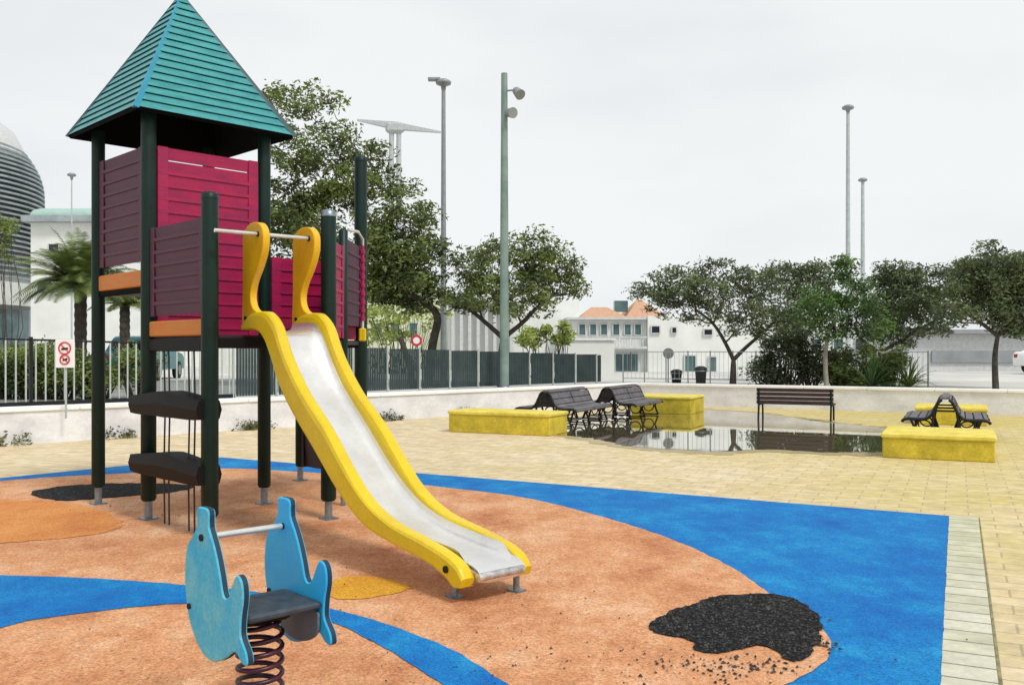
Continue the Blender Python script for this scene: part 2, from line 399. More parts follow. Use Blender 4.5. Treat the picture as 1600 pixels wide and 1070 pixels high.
sheet('ochre_rubber_patch', blob([at(505, 918), at(530, 906), at(580, 903), at(620, 910), at(640, 920), at(600, 932), at(530, 938)]), .012, M['ochre'])
# pale paver border on the right of the blue field and its dark joint
v = Vector((.4353, .9003)); u = Vector((.9003, -.4353))
c0 = Vector((3.97, 8.37)); c1 = Vector((1.925, 4.14)) - v*4
w1, w2 = .235, .25
sheet('paver_border', [tuple(c1), tuple(c1+u*w1), tuple(c0+u*w1+v*.02), tuple(c0+v*.02)], .004, M['border'])
sheet('paver_joint', [tuple(c1+u*w1), tuple(c1+u*(w2+.006)), tuple(c0+u*(w2-.002)+v*.02), tuple(c0+u*(w1+.006)+v*.02)], .0045, M['joint'])
# exposed black rubber patches
def jag(pts, amp, n=7):
    out = []
    for i, p in enumerate(catmull(pts, n, True)):
        out.append((p[0]+random.uniform(-amp, amp), p[1]+random.uniform(-amp, amp)))
    return out
pp = [at(x, y) for x, y in [(1014, 977), (1060, 955), (1120, 935), (1200, 930), (1250, 942), (1283, 968), (1279, 1003), (1262, 1030), (1238, 1036), (1205, 1018), (1180, 1012), (1130, 1024), (1095, 1018), (1085, 1004), (1050, 996), (1020, 990)]]
def inside(p, poly):
    x, y = p; c = False; n = len(poly)
    for i in range(n):
        x1, y1 = poly[i]; x2, y2 = poly[i-1]
        if (y1 > y) != (y2 > y) and x < (x2-x1)*(y-y1)/(y2-y1)+x1: c = not c
    return c
def patch(name, poly, z, step=.022):
    """torn crumbly sheet: boundary fan plus a field of small heights"""
    b = MB()
    b.add([(x, y, z) for x, y in poly], [tuple(range(len(poly)))])
    return tag(b.build(name, M['black_rubber']), kind='structure')
jp = ragged(catmull(pp, 6, True), .02, .02)
patch('worn_black_patch', jp, .016)
pp2 = jag([at(x, y) for x, y in [(50, 770), (100, 761), (180, 757), (260, 757), (305, 762), (270, 770), (200, 776), (120, 783), (75, 781)]], .03)
patch('worn_black_patch', pp2, .016)
def crumbs(poly_list, n_in, spots, name):
    b = MB()
    def lump(x, y, r, z):
        vs = []
        for k in range(5):
            th = 2*math.pi*k/5+random.random(); q = r*random.uniform(.6, 1.3)
            vs.append((x+q*math.cos(th), y+q*math.sin(th), z))
        vs.append((x+random.uniform(-.3, .3)*r, y+random.uniform(-.3, .3)*r, z+r*random.uniform(.5, 1.1)))
        b.add(vs, [(k, (k+1) % 5, 5) for k in range(5)])
    for poly, n in zip(poly_list, n_in):
        xs = [p[0] for p in poly]; ys = [p[1] for p in poly]; k = 0
        while k < n:
            p = (random.uniform(min(xs), max(xs)), random.uniform(min(ys), max(ys)))
            if inside(p, poly): lump(p[0], p[1], random.uniform(.003, .011), .015); k += 1
    for (x, y, sx, sy, n, rr) in spots:
        for k in range(n):
            lump(random.gauss(x, sx), random.gauss(y, sy), random.uniform(.3, 1)**2*rr, .0125)
    o = b.build(name, M['crumb']); return tag(o, 'loose black rubber crumbs scattered over the orange surface', 'rubber crumbs', kind='stuff')
g = lambda px, py: at(px, py)
sp = []
for px, py, sx, sy, n, rr in [(1170, 1045, .14, .07, 110, .013), (1000, 1040, .5, .25, 130, .009), (1090, 1050, .2, .12, 70, .011), (1288, 1010, .03, .05, 26, .016), (1280, 968, .03, .03, 14, .014), (900, 940, 1.2, .8, 160, .008), (200, 800, .4, .15, 40, .012), (700, 1000, 1, .6, 90, .008)]:
    q = g(px, py); sp.append((q[0], q[1], sx, sy, n, rr))
crumbs([jp, pp2], [1500, 600], sp, 'rubber_crumbs')

# puddle
pud = [at(x, y, .006) for x, y in [(866, 664), (876, 678), (930, 685), (985, 697), (1060, 702), (1120, 705), (1200, 702), (1280, 706), (1340, 706), (1392, 704), (1402, 690), (1395, 672), (1340, 664), (1290, 660), (1230, 651), (1180, 645), (1120, 641), (1060, 637), (1000, 641), (930, 652)]]
M['damp'] = pavemat('damp_paving', lin(186, 168, 122), lin(172, 152, 104), lin(140, 122, 84), R(25.8), .4, .2, lin(150, 142, 84))
M['damp'].node_tree.nodes['Principled BSDF'].inputs['Roughness'].default_value = .35
pcx = sum(p[0] for p in pud)/len(pud); pcy = sum(p[1] for p in pud)/len(pud)
dp = [(pcx+(x-pcx)*1.07, pcy+(y-pcy)*1.1) for x, y in catmull(pud, 5, True)]
sheet('damp_paving', ragged(dp, .16, .12), .004, M['damp'])
sheet('puddle', ragged(catmull(pud, 5, True), .07, .08), .008, M['water'])
# asphalt road behind the left fence
_a = Vector((-15.0, 8.4)); _b = Vector((2.68, 27.6)); _d = (_b-_a).normalized(); _n = Vector((-_d.y, _d.x))
sheet('road', [tuple(_a-_d*10+_n*2.5), tuple(_b-_d*1+_n*2.5), tuple(_b-_d*1+_n*13), tuple(_a-_d*10+_n*13)], .504, mat('asphalt', lin(112, 116, 114), .85, c2=lin(140, 142, 138), scale=1.5, fine=.1))

# ------------------------------------------------------------------ plaza walls
def wall(a, b, label, h=.52, t=.28):
    a = Vector(a); b = Vector(b); d = (b-a); L = d.length; d.normalize(); n = Vector((-d.y, d.x)); c = (a+b)/2 + n*t/2
    rz = math.atan2(d.y, d.x)
    r = empty('plaza_wall', (c.x, c.y, 0), label, 'wall')
    m = MB(); m.box((c.x, c.y, h/2), (L, t, h), rz); m.build('wall_body', M['wall'], r)
    m = MB(); k = int(L/1.5)
    for i in range(k):
        q = a + d*(L*(i+.5)/k) + n*t/2
        m.cbox((q.x, q.y, h+.04), (L/k-.006, t+.07, .075), rz, .012)
    m.build('coping', M['coping'], r)
wall(WLa, tuple(Vector(WLb)+(Vector(WLb)-Vector(WLa)).normalized()*.36), 'long low white wall with coping running behind the play tower')
wall((WLb[0]-.03, WLb[1]+.017), WLc, 'low grey white wall along the back of the plaza behind the brown bench', .523)

# weeds at the foot of the wall
def leaves(b, c, r, n, size, flat=.6, asp=.45):
    for k in range(n):
        d = Vector((random.gauss(0, 1), random.gauss(0, 1), random.gauss(0, 1)))
        d = d.normalized()*(random.random()**.45)
        p = Vector((c[0]+d.x*r, c[1]+d.y*r, c[2]+d.z*r*flat))
        a = Vector((random.gauss(0, 1), random.gauss(0, 1), random.gauss(0, .6))).normalized()
        w = a.cross(Vector((random.gauss(0, 1), random.gauss(0, 1), random.gauss(0, 1)))).normalized()
        s = size*random.uniform(.6, 1.4)
        b.add([p-a*s*.5, p+w*s*asp*.5, p+a*s*.5, p-w*s*asp*.5], [(0, 1, 2, 3)])
b = MB()
dW = (Vector(WLb)-Vector(WLa)).normalized(); nW = Vector((dW.y, -dW.x))
for t in [6.5, 7.4, 9.2, 10.7, 11.0, 11.3, 12.8, 15.2, 15.4, 17.1, 18.0, 18.2, 18.5, 19, 20.5, 21]:
    q = Vector(WLa)+dW*(t+random.uniform(-.2, .2))+nW*.08
    for k in range(int(random.uniform(2, 6))):
        q2 = q+dW*random.uniform(-.25, .25)
        leaves(b, (q2.x, q2.y, random.uniform(.03, .1)), random.uniform(.06, .2), 45, .06, .9)
tag(b.build('foliage', M['weedm']), 'scruffy low weeds along the foot of the long white wall', 'weeds', kind='stuff').name = 'weeds'

# ------------------------------------------------------------------ play structure
ps = empty('play_tower', (-2.9, 8.7, 0), 'teal roofed play tower with magenta panels, black posts and a yellow slide', 'play structure')
P = dict(A=(-4.04, 9.0), B=(-3.23, 8.19), C=(-2.42, 7.38), D=(-2.42, 9.0), I=(-3.23, 9.81), E=(-1.63, 8.19), G=(-1.61, 9.81), Hh=(-2.44, 10.62))
def post(k, top, r=.062, zb=.17):
    x, y = P[k]
    m = MB(); m.lathe((x, y, 0), [(0, zb), (r*.8, zb), (r, zb+.02), (r, top-.03), (r*.92, top), (r*.6, top+.02), (0, top+.028)], 20)
    o = m.build('post', M['darkgreen'], ps, (x, y, 0))
    m = MB(); m.lathe((x, y, 0), [(.034, 0.008), (.034, zb+.01)], 14); m.box((x, y, .014), (.13, .13, .012), R(45)); m.build('post_foot', M['galv'], o, (x, y, 0))
    return o
for k in 'ABDI': post(k, 3.66, .062 if k != 'B' else .066)
for k, t in (('C', 2.74), ('E', 2.72), ('G', 3.54)): 
    o = post(k, t, .068)
    m = MB(); x, y = P[k]; m.lathe((x, y, t), [(.07, -.03), (.07, .01), (.045, .03), (0, .035)], 18); m.build('cap', M['galv' if k == 'E' else 'darkgreen'], o, (x, y, 0))
post('Hh', 1.6, .055)

# roof: four sided pyramid of lapped boards
rc = Vector((-3.23, 9.0)); ze, za, Rc = 3.60, 4.96, 1.085
m = MB(); nb = 17; prof = []
for k in range(nb):
    f0, f1 = k/nb, (k+1)/nb
    prof += [(f0, .032), (f0+.84/nb, .014), (f0+.85/nb, -.02), (f1-.0001, -.02)]
def corner(f, off, j, zoff=0):
    th = R(j*90) + R(0)
    rr = Rc*(1-f)+off*1.1
    return (rc.x+rr*math.cos(th), rc.y+rr*math.sin(th), ze+(za-ze)*f+zoff)
vs = []
for f, o_ in prof:
    for j in range(4): vs.append(corner(f, o_, j))
fs = []
for i in range(len(prof)-1):
    for j in range(4):
        a, b_ = i*4+j, i*4+(j+1) % 4; fs.append((a, b_, b_+4, a+4))
m.add(vs, fs)
ro = m.build('roof', M['roofteal'], ps)
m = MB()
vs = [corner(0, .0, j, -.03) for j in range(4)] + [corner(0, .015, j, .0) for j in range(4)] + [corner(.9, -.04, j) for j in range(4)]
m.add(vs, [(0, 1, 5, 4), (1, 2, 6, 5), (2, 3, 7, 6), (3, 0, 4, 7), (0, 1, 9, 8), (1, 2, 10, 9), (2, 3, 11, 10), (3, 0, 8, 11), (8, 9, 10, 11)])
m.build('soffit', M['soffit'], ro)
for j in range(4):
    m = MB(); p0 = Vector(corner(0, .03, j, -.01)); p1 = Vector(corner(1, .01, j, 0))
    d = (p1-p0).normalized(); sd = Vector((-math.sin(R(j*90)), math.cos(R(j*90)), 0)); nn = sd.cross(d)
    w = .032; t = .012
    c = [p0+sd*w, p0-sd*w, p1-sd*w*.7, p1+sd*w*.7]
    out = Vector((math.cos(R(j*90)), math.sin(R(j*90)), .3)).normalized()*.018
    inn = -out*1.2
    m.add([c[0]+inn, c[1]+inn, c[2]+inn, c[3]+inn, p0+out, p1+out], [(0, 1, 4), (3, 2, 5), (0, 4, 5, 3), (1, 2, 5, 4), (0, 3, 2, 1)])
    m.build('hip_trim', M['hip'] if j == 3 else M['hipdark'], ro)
m = MB(); m.lathe((rc.x, rc.y, za), [(.05, -.04), (.05, .01), (.02, .05), (0, .055)], 12); m.build('finial', M['hipdark'], ro)

def panel(a, b, z0, z1, m_, gaps=(), inset=.075, nb=None, parent=ps, stile=.1, th=.022, name='panel'):
    a = Vector(P[a] if isinstance(a, str) else a); b = Vector(P[b] if isinstance(b, str) else b)
    d = (b-a); L = d.length-2*inset; d.normalize(); rz = math.atan2(d.y, d.x); c = (a+b)/2
    m = MB(); bh = .115; n = nb or max(1, round((z1-z0)/bh)); bh = (z1-z0)/n
    n2 = Vector((-d.y, d.x))
    for k in range(n):
        zz = z0+bh*(k+.5); g_ = .007 if k not in gaps else .014
        ax = Matrix.Rotation(rz, 3, 'Z') @ Matrix.Rotation(R(3.5), 3, 'X')
        m.box((c.x, c.y, zz), (L-.01, th*.7, bh-g_), 0, ax)
    for k in range(1, n):
        if k-1 in gaps: continue
        q = c + n2*(-th*.75)
        m.box((q.x, q.y, z0+bh*k), (L-.012, th*.4, .03), rz)
        q = c + n2*(th*.0)
    for s_ in (-1, 1):
        q = c + d*s_*(L/2-stile/2)
        for off in (-1, 1):
            q3 = q + n2*off*th*.62
            m.cbox((q3.x, q3.y, (z0+z1)/2), (stile, th*.5, z1-z0+.004), rz, .003)
    o = m.build(name, m_, parent); return o
tag(panel('B', 'D', 1.60, 3.33, M['magenta'], gaps=(13,)), 'bright magenta board panel')
tag(panel('A', 'B', 2.30, 3.33, M['purple']), 'plum board panel of the roofed tower, shade darkened into its colour')
tag(panel('B', 'C', 1.80, 2.58, M['purple'], stile=.08), 'plum board panel above the climbing steps, shade darkened into its colour')
tag(panel('D', 'G', 1.62, 2.42, M['magenta']), 'magenta board panel behind the slide')
# narrow magenta boards on the open right side
pE = Vector(P['E']); pG = Vector(P['G'])
F2 = (-1.63, 8.9); P['F2'] = F2
m = MB(); m.lathe((F2[0], F2[1], 0), [(0, .2), (.045, .2), (.045, 2.66), (0, 2.69)], 14); o = m.build('post', M['darkgreen'], ps, (F2[0], F2[1], 0))
m = MB(); m.lathe((F2[0], F2[1], 0), [(.025, .008), (.025, .21)], 10); m.build('post_foot', M['galv'], o, (F2[0], F2[1], 0))
panel('E', 'F2', 1.62, 2.5, M['magenta'], inset=.07, stile=.06)
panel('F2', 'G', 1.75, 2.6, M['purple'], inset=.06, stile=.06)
# pale safety bar and yellow clamp
m = MB(); x, y = -1.50, 9.25
m.tube([(x, y, 1.72), (x, y, 2.62), (x-.03, y-.1, 2.68), (x-.1, y-.25, 2.68)], .016, 8); m.build('grab_bar', M['barsteel'], ps)
m = MB()
m.lathe((x, y, 0), [(.018 if k % 2 else .027, 1.8+k*.042+dz) for k in range(18) for dz in (0, .038)], 10, False)
m.build('climbing_grip', M['magenta'], ps)
m = MB(); m.cbox((x, y, 1.66), (.07, .06, .13), 0, .01); m.build('clamp', M['yellow'], ps)
# brown lower panel at the back
tag(panel('Hh', 'G', .17, 1.02, M['brown'], inset=.05, nb=1, stile=.04), 'dark brown low panel at the back')
# decks
def deck(pts, z, name='deck'):
    m = MB(); n = len(pts); cx = sum(p[0] for p in pts)/n; cy = sum(p[1] for p in pts)/n
    q = [(cx+(p[0]-cx)*.97, cy+(p[1]-cy)*.97) for p in pts]
    m.add([(x, y, z-.04) for x, y in q]+[(x, y, z) for x, y in q], [tuple(range(n)), tuple(range(n, 2*n))]+[(i, (i+1) % n, (i+1) % n+n, i+n) for i in range(n)])
    return m.build(name, M['brown'], ps)
deck([P['A'], P['B'], P['D'], P['I']], 2.08); deck([P['B'], P['C'], P['E'], P['D']], 1.63); deck([P['D'], P['E'], P['G']], 1.60)
def beam(a, b, z, h, m_, name, t=.045, inset=.06, off=0):
    a = Vector(P[a]); b = Vector(P[b]); d = b-a; L = d.length-2*inset; d.normalize(); c = (a+b)/2 + Vector((-d.y, d.x))*off
    m = MB(); m.cbox((c.x, c.y, z), (L, t, h), math.atan2(d.y, d.x), .01); return m.build(name, m_, ps)
beam('A', 'B', 2.15, .15, M['wood'], 'deck_board'); beam('B', 'C', 1.69, .135, M['wood'], 'deck_board')
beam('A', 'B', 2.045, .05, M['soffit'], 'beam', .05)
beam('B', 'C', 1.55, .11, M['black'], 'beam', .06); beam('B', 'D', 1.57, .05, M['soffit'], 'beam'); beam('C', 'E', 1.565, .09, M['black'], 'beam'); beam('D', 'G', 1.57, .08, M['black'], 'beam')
# hanging climbing steps between B and C
B_, C_ = Vector(P['B']), Vector(P['C']); d = (C_-B_).normalized(); nn = Vector((-d.y, d.x)); rz = math.atan2(d.y, d.x)
for z in (1.04, .52):
    m = MB(); c = (B_+C_)/2 - nn*.02 - d*.05; L = 1.3
    sec = []; N_ = 14
    for i in range(N_+1):
        t = -1+2*i/N_; hh = .075+.035*(1-abs(t))**.8*(1 if abs(t) < .98 else .7)
        zz = .012*math.cos(t*math.pi)
        for (a_, b_) in ((-.09, -hh), (-.11, 0), (-.09, hh), (.09, hh), (.11, 0), (.09, -hh)):
            p = c + d*(t*L/2) + nn*a_; sec.append((p.x, p.y, z+zz+b_))
    fs = [tuple(range(6)), tuple(range(6*N_, 6*N_+6))]
    for i in range(N_):
        for j in range(6): fs.append((i*6+j, i*6+(j+1) % 6, (i+1)*6+(j+1) % 6, (i+1)*6+j))
    m.add(sec, fs); st = m.build('climbing_step', M['black'], ps)
for t in (-.26, -.17, .2, .3):
    c = (B_+C_)/2 + d*t + nn*.0
    m = MB(); m.tube([(c.x, c.y, 1.5), (c.x+.01, c.y, 1.0), (c.x, c.y, .52), (c.x+.005, c.y, .01)], .0075, 6); m.build('rope', M['rope'], ps)

# ---- slide
e = Vector((.655, -.755, 0)).normalized(); a_ = Vector((.755, .655, 0)).normalized(); T = Vector((-2.01, 7.78, 0))
topp = [(-.03, 1.72), (.12, 1.80), (.28, 1.815), (.42, 1.80), (.55, 1.71), (.64, 1.57), (.75, 1.42), (.98, 1.195), (1.3, .965), (1.56, .73), (1.82, .52), (2.12, .395), (2.5, .335), (2.82, .285), (2.98, .235), (3.05, .165)]
botp = [(3.02, .11), (2.93, .105), (2.84, .15), (2.62, .205), (2.24, .255), (1.86, .33), (1.52, .52), (1.16, .80), (.82, 1.06), (.61, 1.27), (.5, 1.44), (.36, 1.61), (.2, 1.675), (-.03, 1.67)]
runout = lambda P_: [(a if a < 2.5 else 2.5+(a-2.5)*.8, b) for a, b in P_]
tps = runout(catmull(topp, 4)); bps = runout(catmull(botp, 4))
chp = []
def zt(s_, poly):
    for i in range(len(poly)-1):
        (a, b), (c, d_) = poly[i], poly[i+1]
        if min(a, c) <= s_ <= max(a, c) and a != c: return b+(d_-b)*(s_-a)/(c-a)
    return poly[0][1] if abs(s_-poly[0][0]) < abs(s_-poly[-1][0]) else poly[-1][1]
slp = catmull([(0.0, 1.66), (.28, 1.66), (.42, 1.63), (.53, 1.52), (.66, 1.34), (.85, 1.13), (1.17, .87), (1.52, .58), (1.84, .385), (2.15, .29), (2.5, .245), (2.8, .225), (2.98, .205), (3.07, .185), (3.10, .16), (3.085, .135)], 4); slp = runout(slp)
hw = .178
m = MB(); vs = []; n = len(slp); K = 10
cross = [(-hw, .075), (-hw*.96, .045), (-hw*.85, .02), (-hw*.6, .004), (-hw*.25, 0), (hw*.25, 0), (hw*.6, .004), (hw*.85, .02), (hw*.96, .045), (hw, .075)]
for i, (s_, z) in enumerate(slp):
    fl = 1 if s_ < 2.77 else max(0, 1-(s_-2.77)/.12)
    for (w, dz) in cross: 
        p = T+e*s_+a_*w; vs.append((p.x, p.y, z+dz*fl))
nc = len(cross); fs = [(i*nc+j, i*nc+j+1, (i+1)*nc+j+1, (i+1)*nc+j) for i in range(n-1) for j in range(nc-1)]
# underside
k0 = len(vs)
for i, (s_, z) in enumerate(slp):
    for (w, dz) in cross:
        p = T+e*s_+a_*w; vs.append((p.x, p.y, z+dz*.5-.012))
fs += [(k0+i*nc+j, k0+(i+1)*nc+j, k0+(i+1)*nc+j+1, k0+i*nc+j+1) for i in range(n-1) for j in range(nc-1)]
m.add(vs, fs, True)
slide = m.build('slide', M['steel'], ps); tag(slide, 'steel chute slide with wavy yellow sides')
for sd in (-1, 1):
    org = T + a_*sd*(hw+.05)
    m = MB()
    # rounded fat rail: sweep a rounded cross section between the upper and lower outline
    NN = 56; secs = []
    for i in range(NN+1):
        t = i/NN
        # arc-length parameter on both curves
        def pt(c, t):
            x = t*(len(c)-1); k = int(x); k = min(k, len(c)-2); q = x-k
            return Vector((c[k][0]*(1-q)+c[k+1][0]*q, c[k][1]*(1-q)+c[k+1][1]*q))
        secs.append((pt(tps, t), pt(bps[::-1], t)))
    W = .05; rsec = [(1, .8), (.82, .95), (.5, 1.0), (-.5, 1.0), (-.82, .95), (-1, .8), (-1, .28), (-.7, .2), (-.7, .12), (-1.15, .06), (-1.15, 0), (.9, 0), (1, .1)]
    rsec = [(x*-sd*-1 if False else x*(-sd)*-1, y) for x, y in rsec]
    vs = []
    for tp, bp_ in secs:
        for x, y in rsec:
            q = bp_*(1-y)+tp*y
            p = org + e*q.x + a_*(x*W*(1)) ; vs.append((p.x, p.y, q.y))
    r_ = len(rsec); fs = [(i*r_+j, i*r_+(j+1) % r_, (i+1)*r_+(j+1) % r_, (i+1)*r_+j) for i in range(NN) for j in range(r_)]
    fs += [tuple(range(r_)), tuple(range(NN*r_, NN*r_+r_))]
    m.add(vs, fs, False)
    sr = m.build('side_rail', M['yellow'], slide)
    ear = [(-.06, 1.70), (-.05, 2.0), (-.05, 2.3), (-.045, 2.46), (.03, 2.525), (.15, 2.545), (.28, 2.525), (.355, 2.46), (.365, 2.36), (.33, 2.27), (.25, 2.17), (.15, 2.07), (.10, 1.98), (.105, 1.90), (.16, 1.84), (.26, 1.80), (.2, 1.74), (.05, 1.70)]
    m = MB(); m.plate(catmull([(x if x < .12 else .12+(x-.12)*.86, y) for x, y in ear], 4, True), org+a_*0.001, e, a_, .06); m.build('side_wing', M['yellow2'], slide)
    for (s_, z, r2) in ((.24, 2.44, .022), (.02, 1.77, .016)):
        m = MB(); p = org + e*s_
        m.tube([p+Vector((0, 0, z))-a_*.042, p+Vector((0, 0, z))+a_*.042], r2, 10); m.build('bolt', M['dark'], slide)
    m = MB(); p = org + e*2.79; m.tube([p+Vector((0, 0, .2))-a_*.062, p+Vector((0, 0, .2))+a_*.062], .022, 10); m.build('bolt', M['dark'], slide)
    m = MB(); p = org + e*(2.74 if sd < 0 else 2.88) - a_*sd*(.05 if sd < 0 else .03); m.tube([p+Vector((0, 0, .008)), p+Vector((0, 0, .2 if sd < 0 else .15))], .021, 10); m.box((p.x, p.y, .013), (.1, .08, .01), R(-49)); m.build('leg', M['galv'], slide)
m = MB(); p0 = T + e*.24 - a_*.62 + Vector((0, 0, 2.44)); p1 = T + e*.24 + a_*.27 + Vector((0, 0, 2.44))
m.tube([p0, p1], .016, 10); m.build('grab_bar', M['barsteel'], slide)
m = MB(); p0 = T+e*2.965-a_*hw; p1 = T+e*2.965+a_*hw; m.tube([p0+Vector((0, 0, .165)), p1+Vector((0, 0, .165))], .026, 12); m.build('lip', M['lipsteel'], slide)

# ------------------------------------------------------------------ spring rider
th = R(47); dv = Vector((math.cos(th), -math.sin(th), 0)); nv = Vector((math.sin(th), math.cos(th), 0))
O1 = Vector((-1.245, 3.72, 0)); sc_c = O1 + nv*.18 + dv*.13
sr = empty('spring_rider', (sc_c.x, sc_c.y, 0), 'cyan spring rider with two fish shaped side boards on a dark coil spring', 'spring rider')
dol = [(-.03, .80), (-.03, .862), (.02, .874), (.075, .865), (.08, .80), (.115, .75), (.15, .69), (.178, .625), (.2, .565), (.222, .548), (.25, .562), (.275, .605), (.305, .648), (.337, .652), (.362, .625), (.368, .57), (.352, .505), (.346, .445), (.358, .415), (.392, .378), (.402, .342), (.385, .326), (.352, .332), (.315, .358), (.28, .352), (.225, .318), (.15, .286), (.07, .275), (.0, .298), (-.06, .345), (-.105, .40), (-.13, .47), (-.145, .55), (-.14, .64), (-.118, .705), (-.07, .75)]
for k, (off, mm) in enumerate(((0, 'cyanworn'), (.36, 'cyan'))):
    m = MB(); m.plate(catmull(dol, 3, True), O1+nv*off, dv, nv, .032, M['coreedge'], M[mm]); sb = m.build('side_board', None, sr)
    if k == 0: tag(sb, 'worn paler side board nearest the camera')
    for s_, z, rr in ((.02, .752, .014), (-.095, .455, .012)):
        m = MB(); p = O1+nv*off+dv*s_+Vector((0, 0, z)); m.tube([p-nv*.024, p+nv*.024], rr, 12); m.build('bolt', M['dark'], sb)
m = MB(); p = O1+dv*.02+Vector((0, 0, .752)); m.tube([p+nv*.0, p+nv*.36], .0135, 12); m.build('handlebar', M['barsteel'], sr)
m = MB(); c = O1+nv*.18+dv*.19+Vector((0, 0, .478)); m.cbox(c, (.3, .33, .03), -th, .01); m.build('seat', M['seat'], sr)
m = MB(); c = O1+nv*.18+dv*.13+Vector((0, 0, .435)); m.cbox(c, (.17, .2, .05), -th, .012); m.build('seat_plate', M['black'], sr)
m = MB(); q = O1+nv*.333
m.plate(catmull([(.02, .455), (.3, .455), (.33, .42), (.32, .36), (.24, .315), (.14, .30), (.05, .32), (.01, .37)], 3, True), q, dv, nv, .012); m.build('bracket', M['greyplate'], sr)
for off in (.022,):
    m = MB(); c = O1+nv*(off+.012)+dv*.13+Vector((0, 0, .43)); m.cbox(c, (.2, .02, .06), -th, .006); m.build('bracket', M['galv'], sr)
sx, sy = sc_c.x+.0, sc_c.y
m = MB(); pts = []; turns = 7.2
for i in range(int(turns*20)+1):
    t = i/(turns*20); an = 2*math.pi*turns*t
    rr = .088-.012*max(0, (t-.85)/.15); pts.append((sx+rr*math.cos(an), sy+rr*math.sin(an), .03+t*.385))
m.tube(pts, .0105, 8); m.build('coil_spring', M['spring'], sr)
m = MB(); m.lathe((sx, sy, 0), [(0, .012), (.12, .012), (.12, .03), (.1, .04), (0, .04)], 20); m.build('base_plate', M['galv'], sr)

# ------------------------------------------------------------------ yellow blocks and benches
rzu = math.atan2(u.y, u.x)
def block(x, y, w, dpt, h, label):
    """near left corner x,y ; w along u ; dpt along v"""
    c = Vector((x, y)) + u*w/2 + v*dpt/2
    r = empty('concrete_planter', (c.x, c.y, 0), label, 'block', 'yellow painted concrete blocks beside the benches')
    m = MB(); m.cbox((c.x, c.y, (h-.07)/2), (w-.04, dpt-.04, h-.07), rzu, .015); m.build('block_body', M['yblock'], r)
    m = MB(); m.cbox((c.x, c.y, h-.035), (w, dpt, .075), rzu, .02); m.build('slab_top', M['ytop'], r)
block(-1.2, 17.05, 2.08, .85, .40, 'long yellow painted concrete block left of the two grey slatted benches')
block(2.85, 22.25, 1.5, 1.3, .42, 'yellow block behind the far end of the grey slatted benches by the puddle')
block(5.18, 12.95, 1.45, 1.35, .35, 'nearest yellow block at the right edge of the puddle, in front of the bench')
block(8.25, 18.9, 1.35, 1.4, .36, 'yellow block farthest right, behind the end-on double bench')
def wave_bench(x, y, L, label):
    """double sided bench: slats flow from a common ridge down to a seat on each side. x,y centre of near end"""
    r = empty('double_bench', (x, y, 0), label, 'bench', 'double sided slatted benches')
    prof = catmull([(.05, .71), (.10, .68), (.155, .56), (.215, .45), (.31, .385), (.44, .38), (.58, .385), (.65, .36), (.665, .32)], 5)
    def W(s_, w, z): p = Vector((x, y)) + v*s_ + u*w; return (p.x, p.y, z)
    for sd in (-1, 1):
        m = MB(); acc = 0; pts = []
        for i in range(len(prof)-1):
            pts.append((prof[i], prof[i+1]))
        slats = [(1, 4), (6, 10), (11, 15), (16, 19), (20, 24), (25, 29), (30, 34), (35, 39)]
        for a, b2 in slats:
            q0, q1 = prof[a], prof[b2]; t = .012
            vs = []
            for s_ in (0, L):
                for (qq, dz) in ((q0, 0), (q1, 0), (q1, -.028), (q0, -.028)): vs.append(W(s_, sd*(qq[0]-(0 if dz == 0 else .01)), qq[1]+dz))
            m.add(vs, [(0, 1, 2, 3), (4, 5, 6, 7), (0, 1, 5, 4), (1, 2, 6, 5), (2, 3, 7, 6), (3, 0, 4, 7)])
        m.build('seat_side', M['bslg'], r)
    m = MB(); vs = [W(s_, w, z) for s_ in (0, L) for w, z in ((-.05, .725), (.05, .725), (.05, .69), (-.05, .69))]
    m.add(vs, [(0, 1, 2, 3), (4, 5, 6, 7), (0, 1, 5, 4), (1, 2, 6, 5), (2, 3, 7, 6), (3, 0, 4, 7)]); m.build('ridge_slat', M['bslg'], r)
    for s_ in (-.02, L*.5, L+.02):
        m = MB()
        for sd in (-1, 1):
            m.tube([W(s_, sd*q[0], q[1]-.03) for q in prof[::3]], .026, 8)
            m.tube([W(s_, sd*.16, .54), W(s_, sd*.2, .27), W(s_, sd*.12, .02)], .022, 8)
            m.tube([W(s_, sd*.54, .37), W(s_, sd*.48, .22), W(s_, sd*.56, .02)], .022, 8)
            cc = [W(s_, sd*(.33+.12*math.cos(k*math.pi/8)), .22+.12*math.sin(k*math.pi/8)) for k in range(17)]
            m.tube(cc, .014, 6)
            m.tube([W(s_, sd*.12, .03), W(s_, sd*.54, .03)], .016, 6)
        m.tube([W(s_, -.14, .5), W(s_, .14, .5)], .018, 6)
        m.build('leg', M['iron'], r)
wave_bench(.66, 18.2, 2.0, 'nearer of the two grey slatted double benches beside the puddle, behind the long yellow block')
wave_bench(2.06, 19.95, 1.9, 'farther of the two grey slatted double benches, against the yellow block by the puddle')
wave_bench(7.22, 15.35, 1.8, 'double bench seen end on between the two yellow blocks at the right')
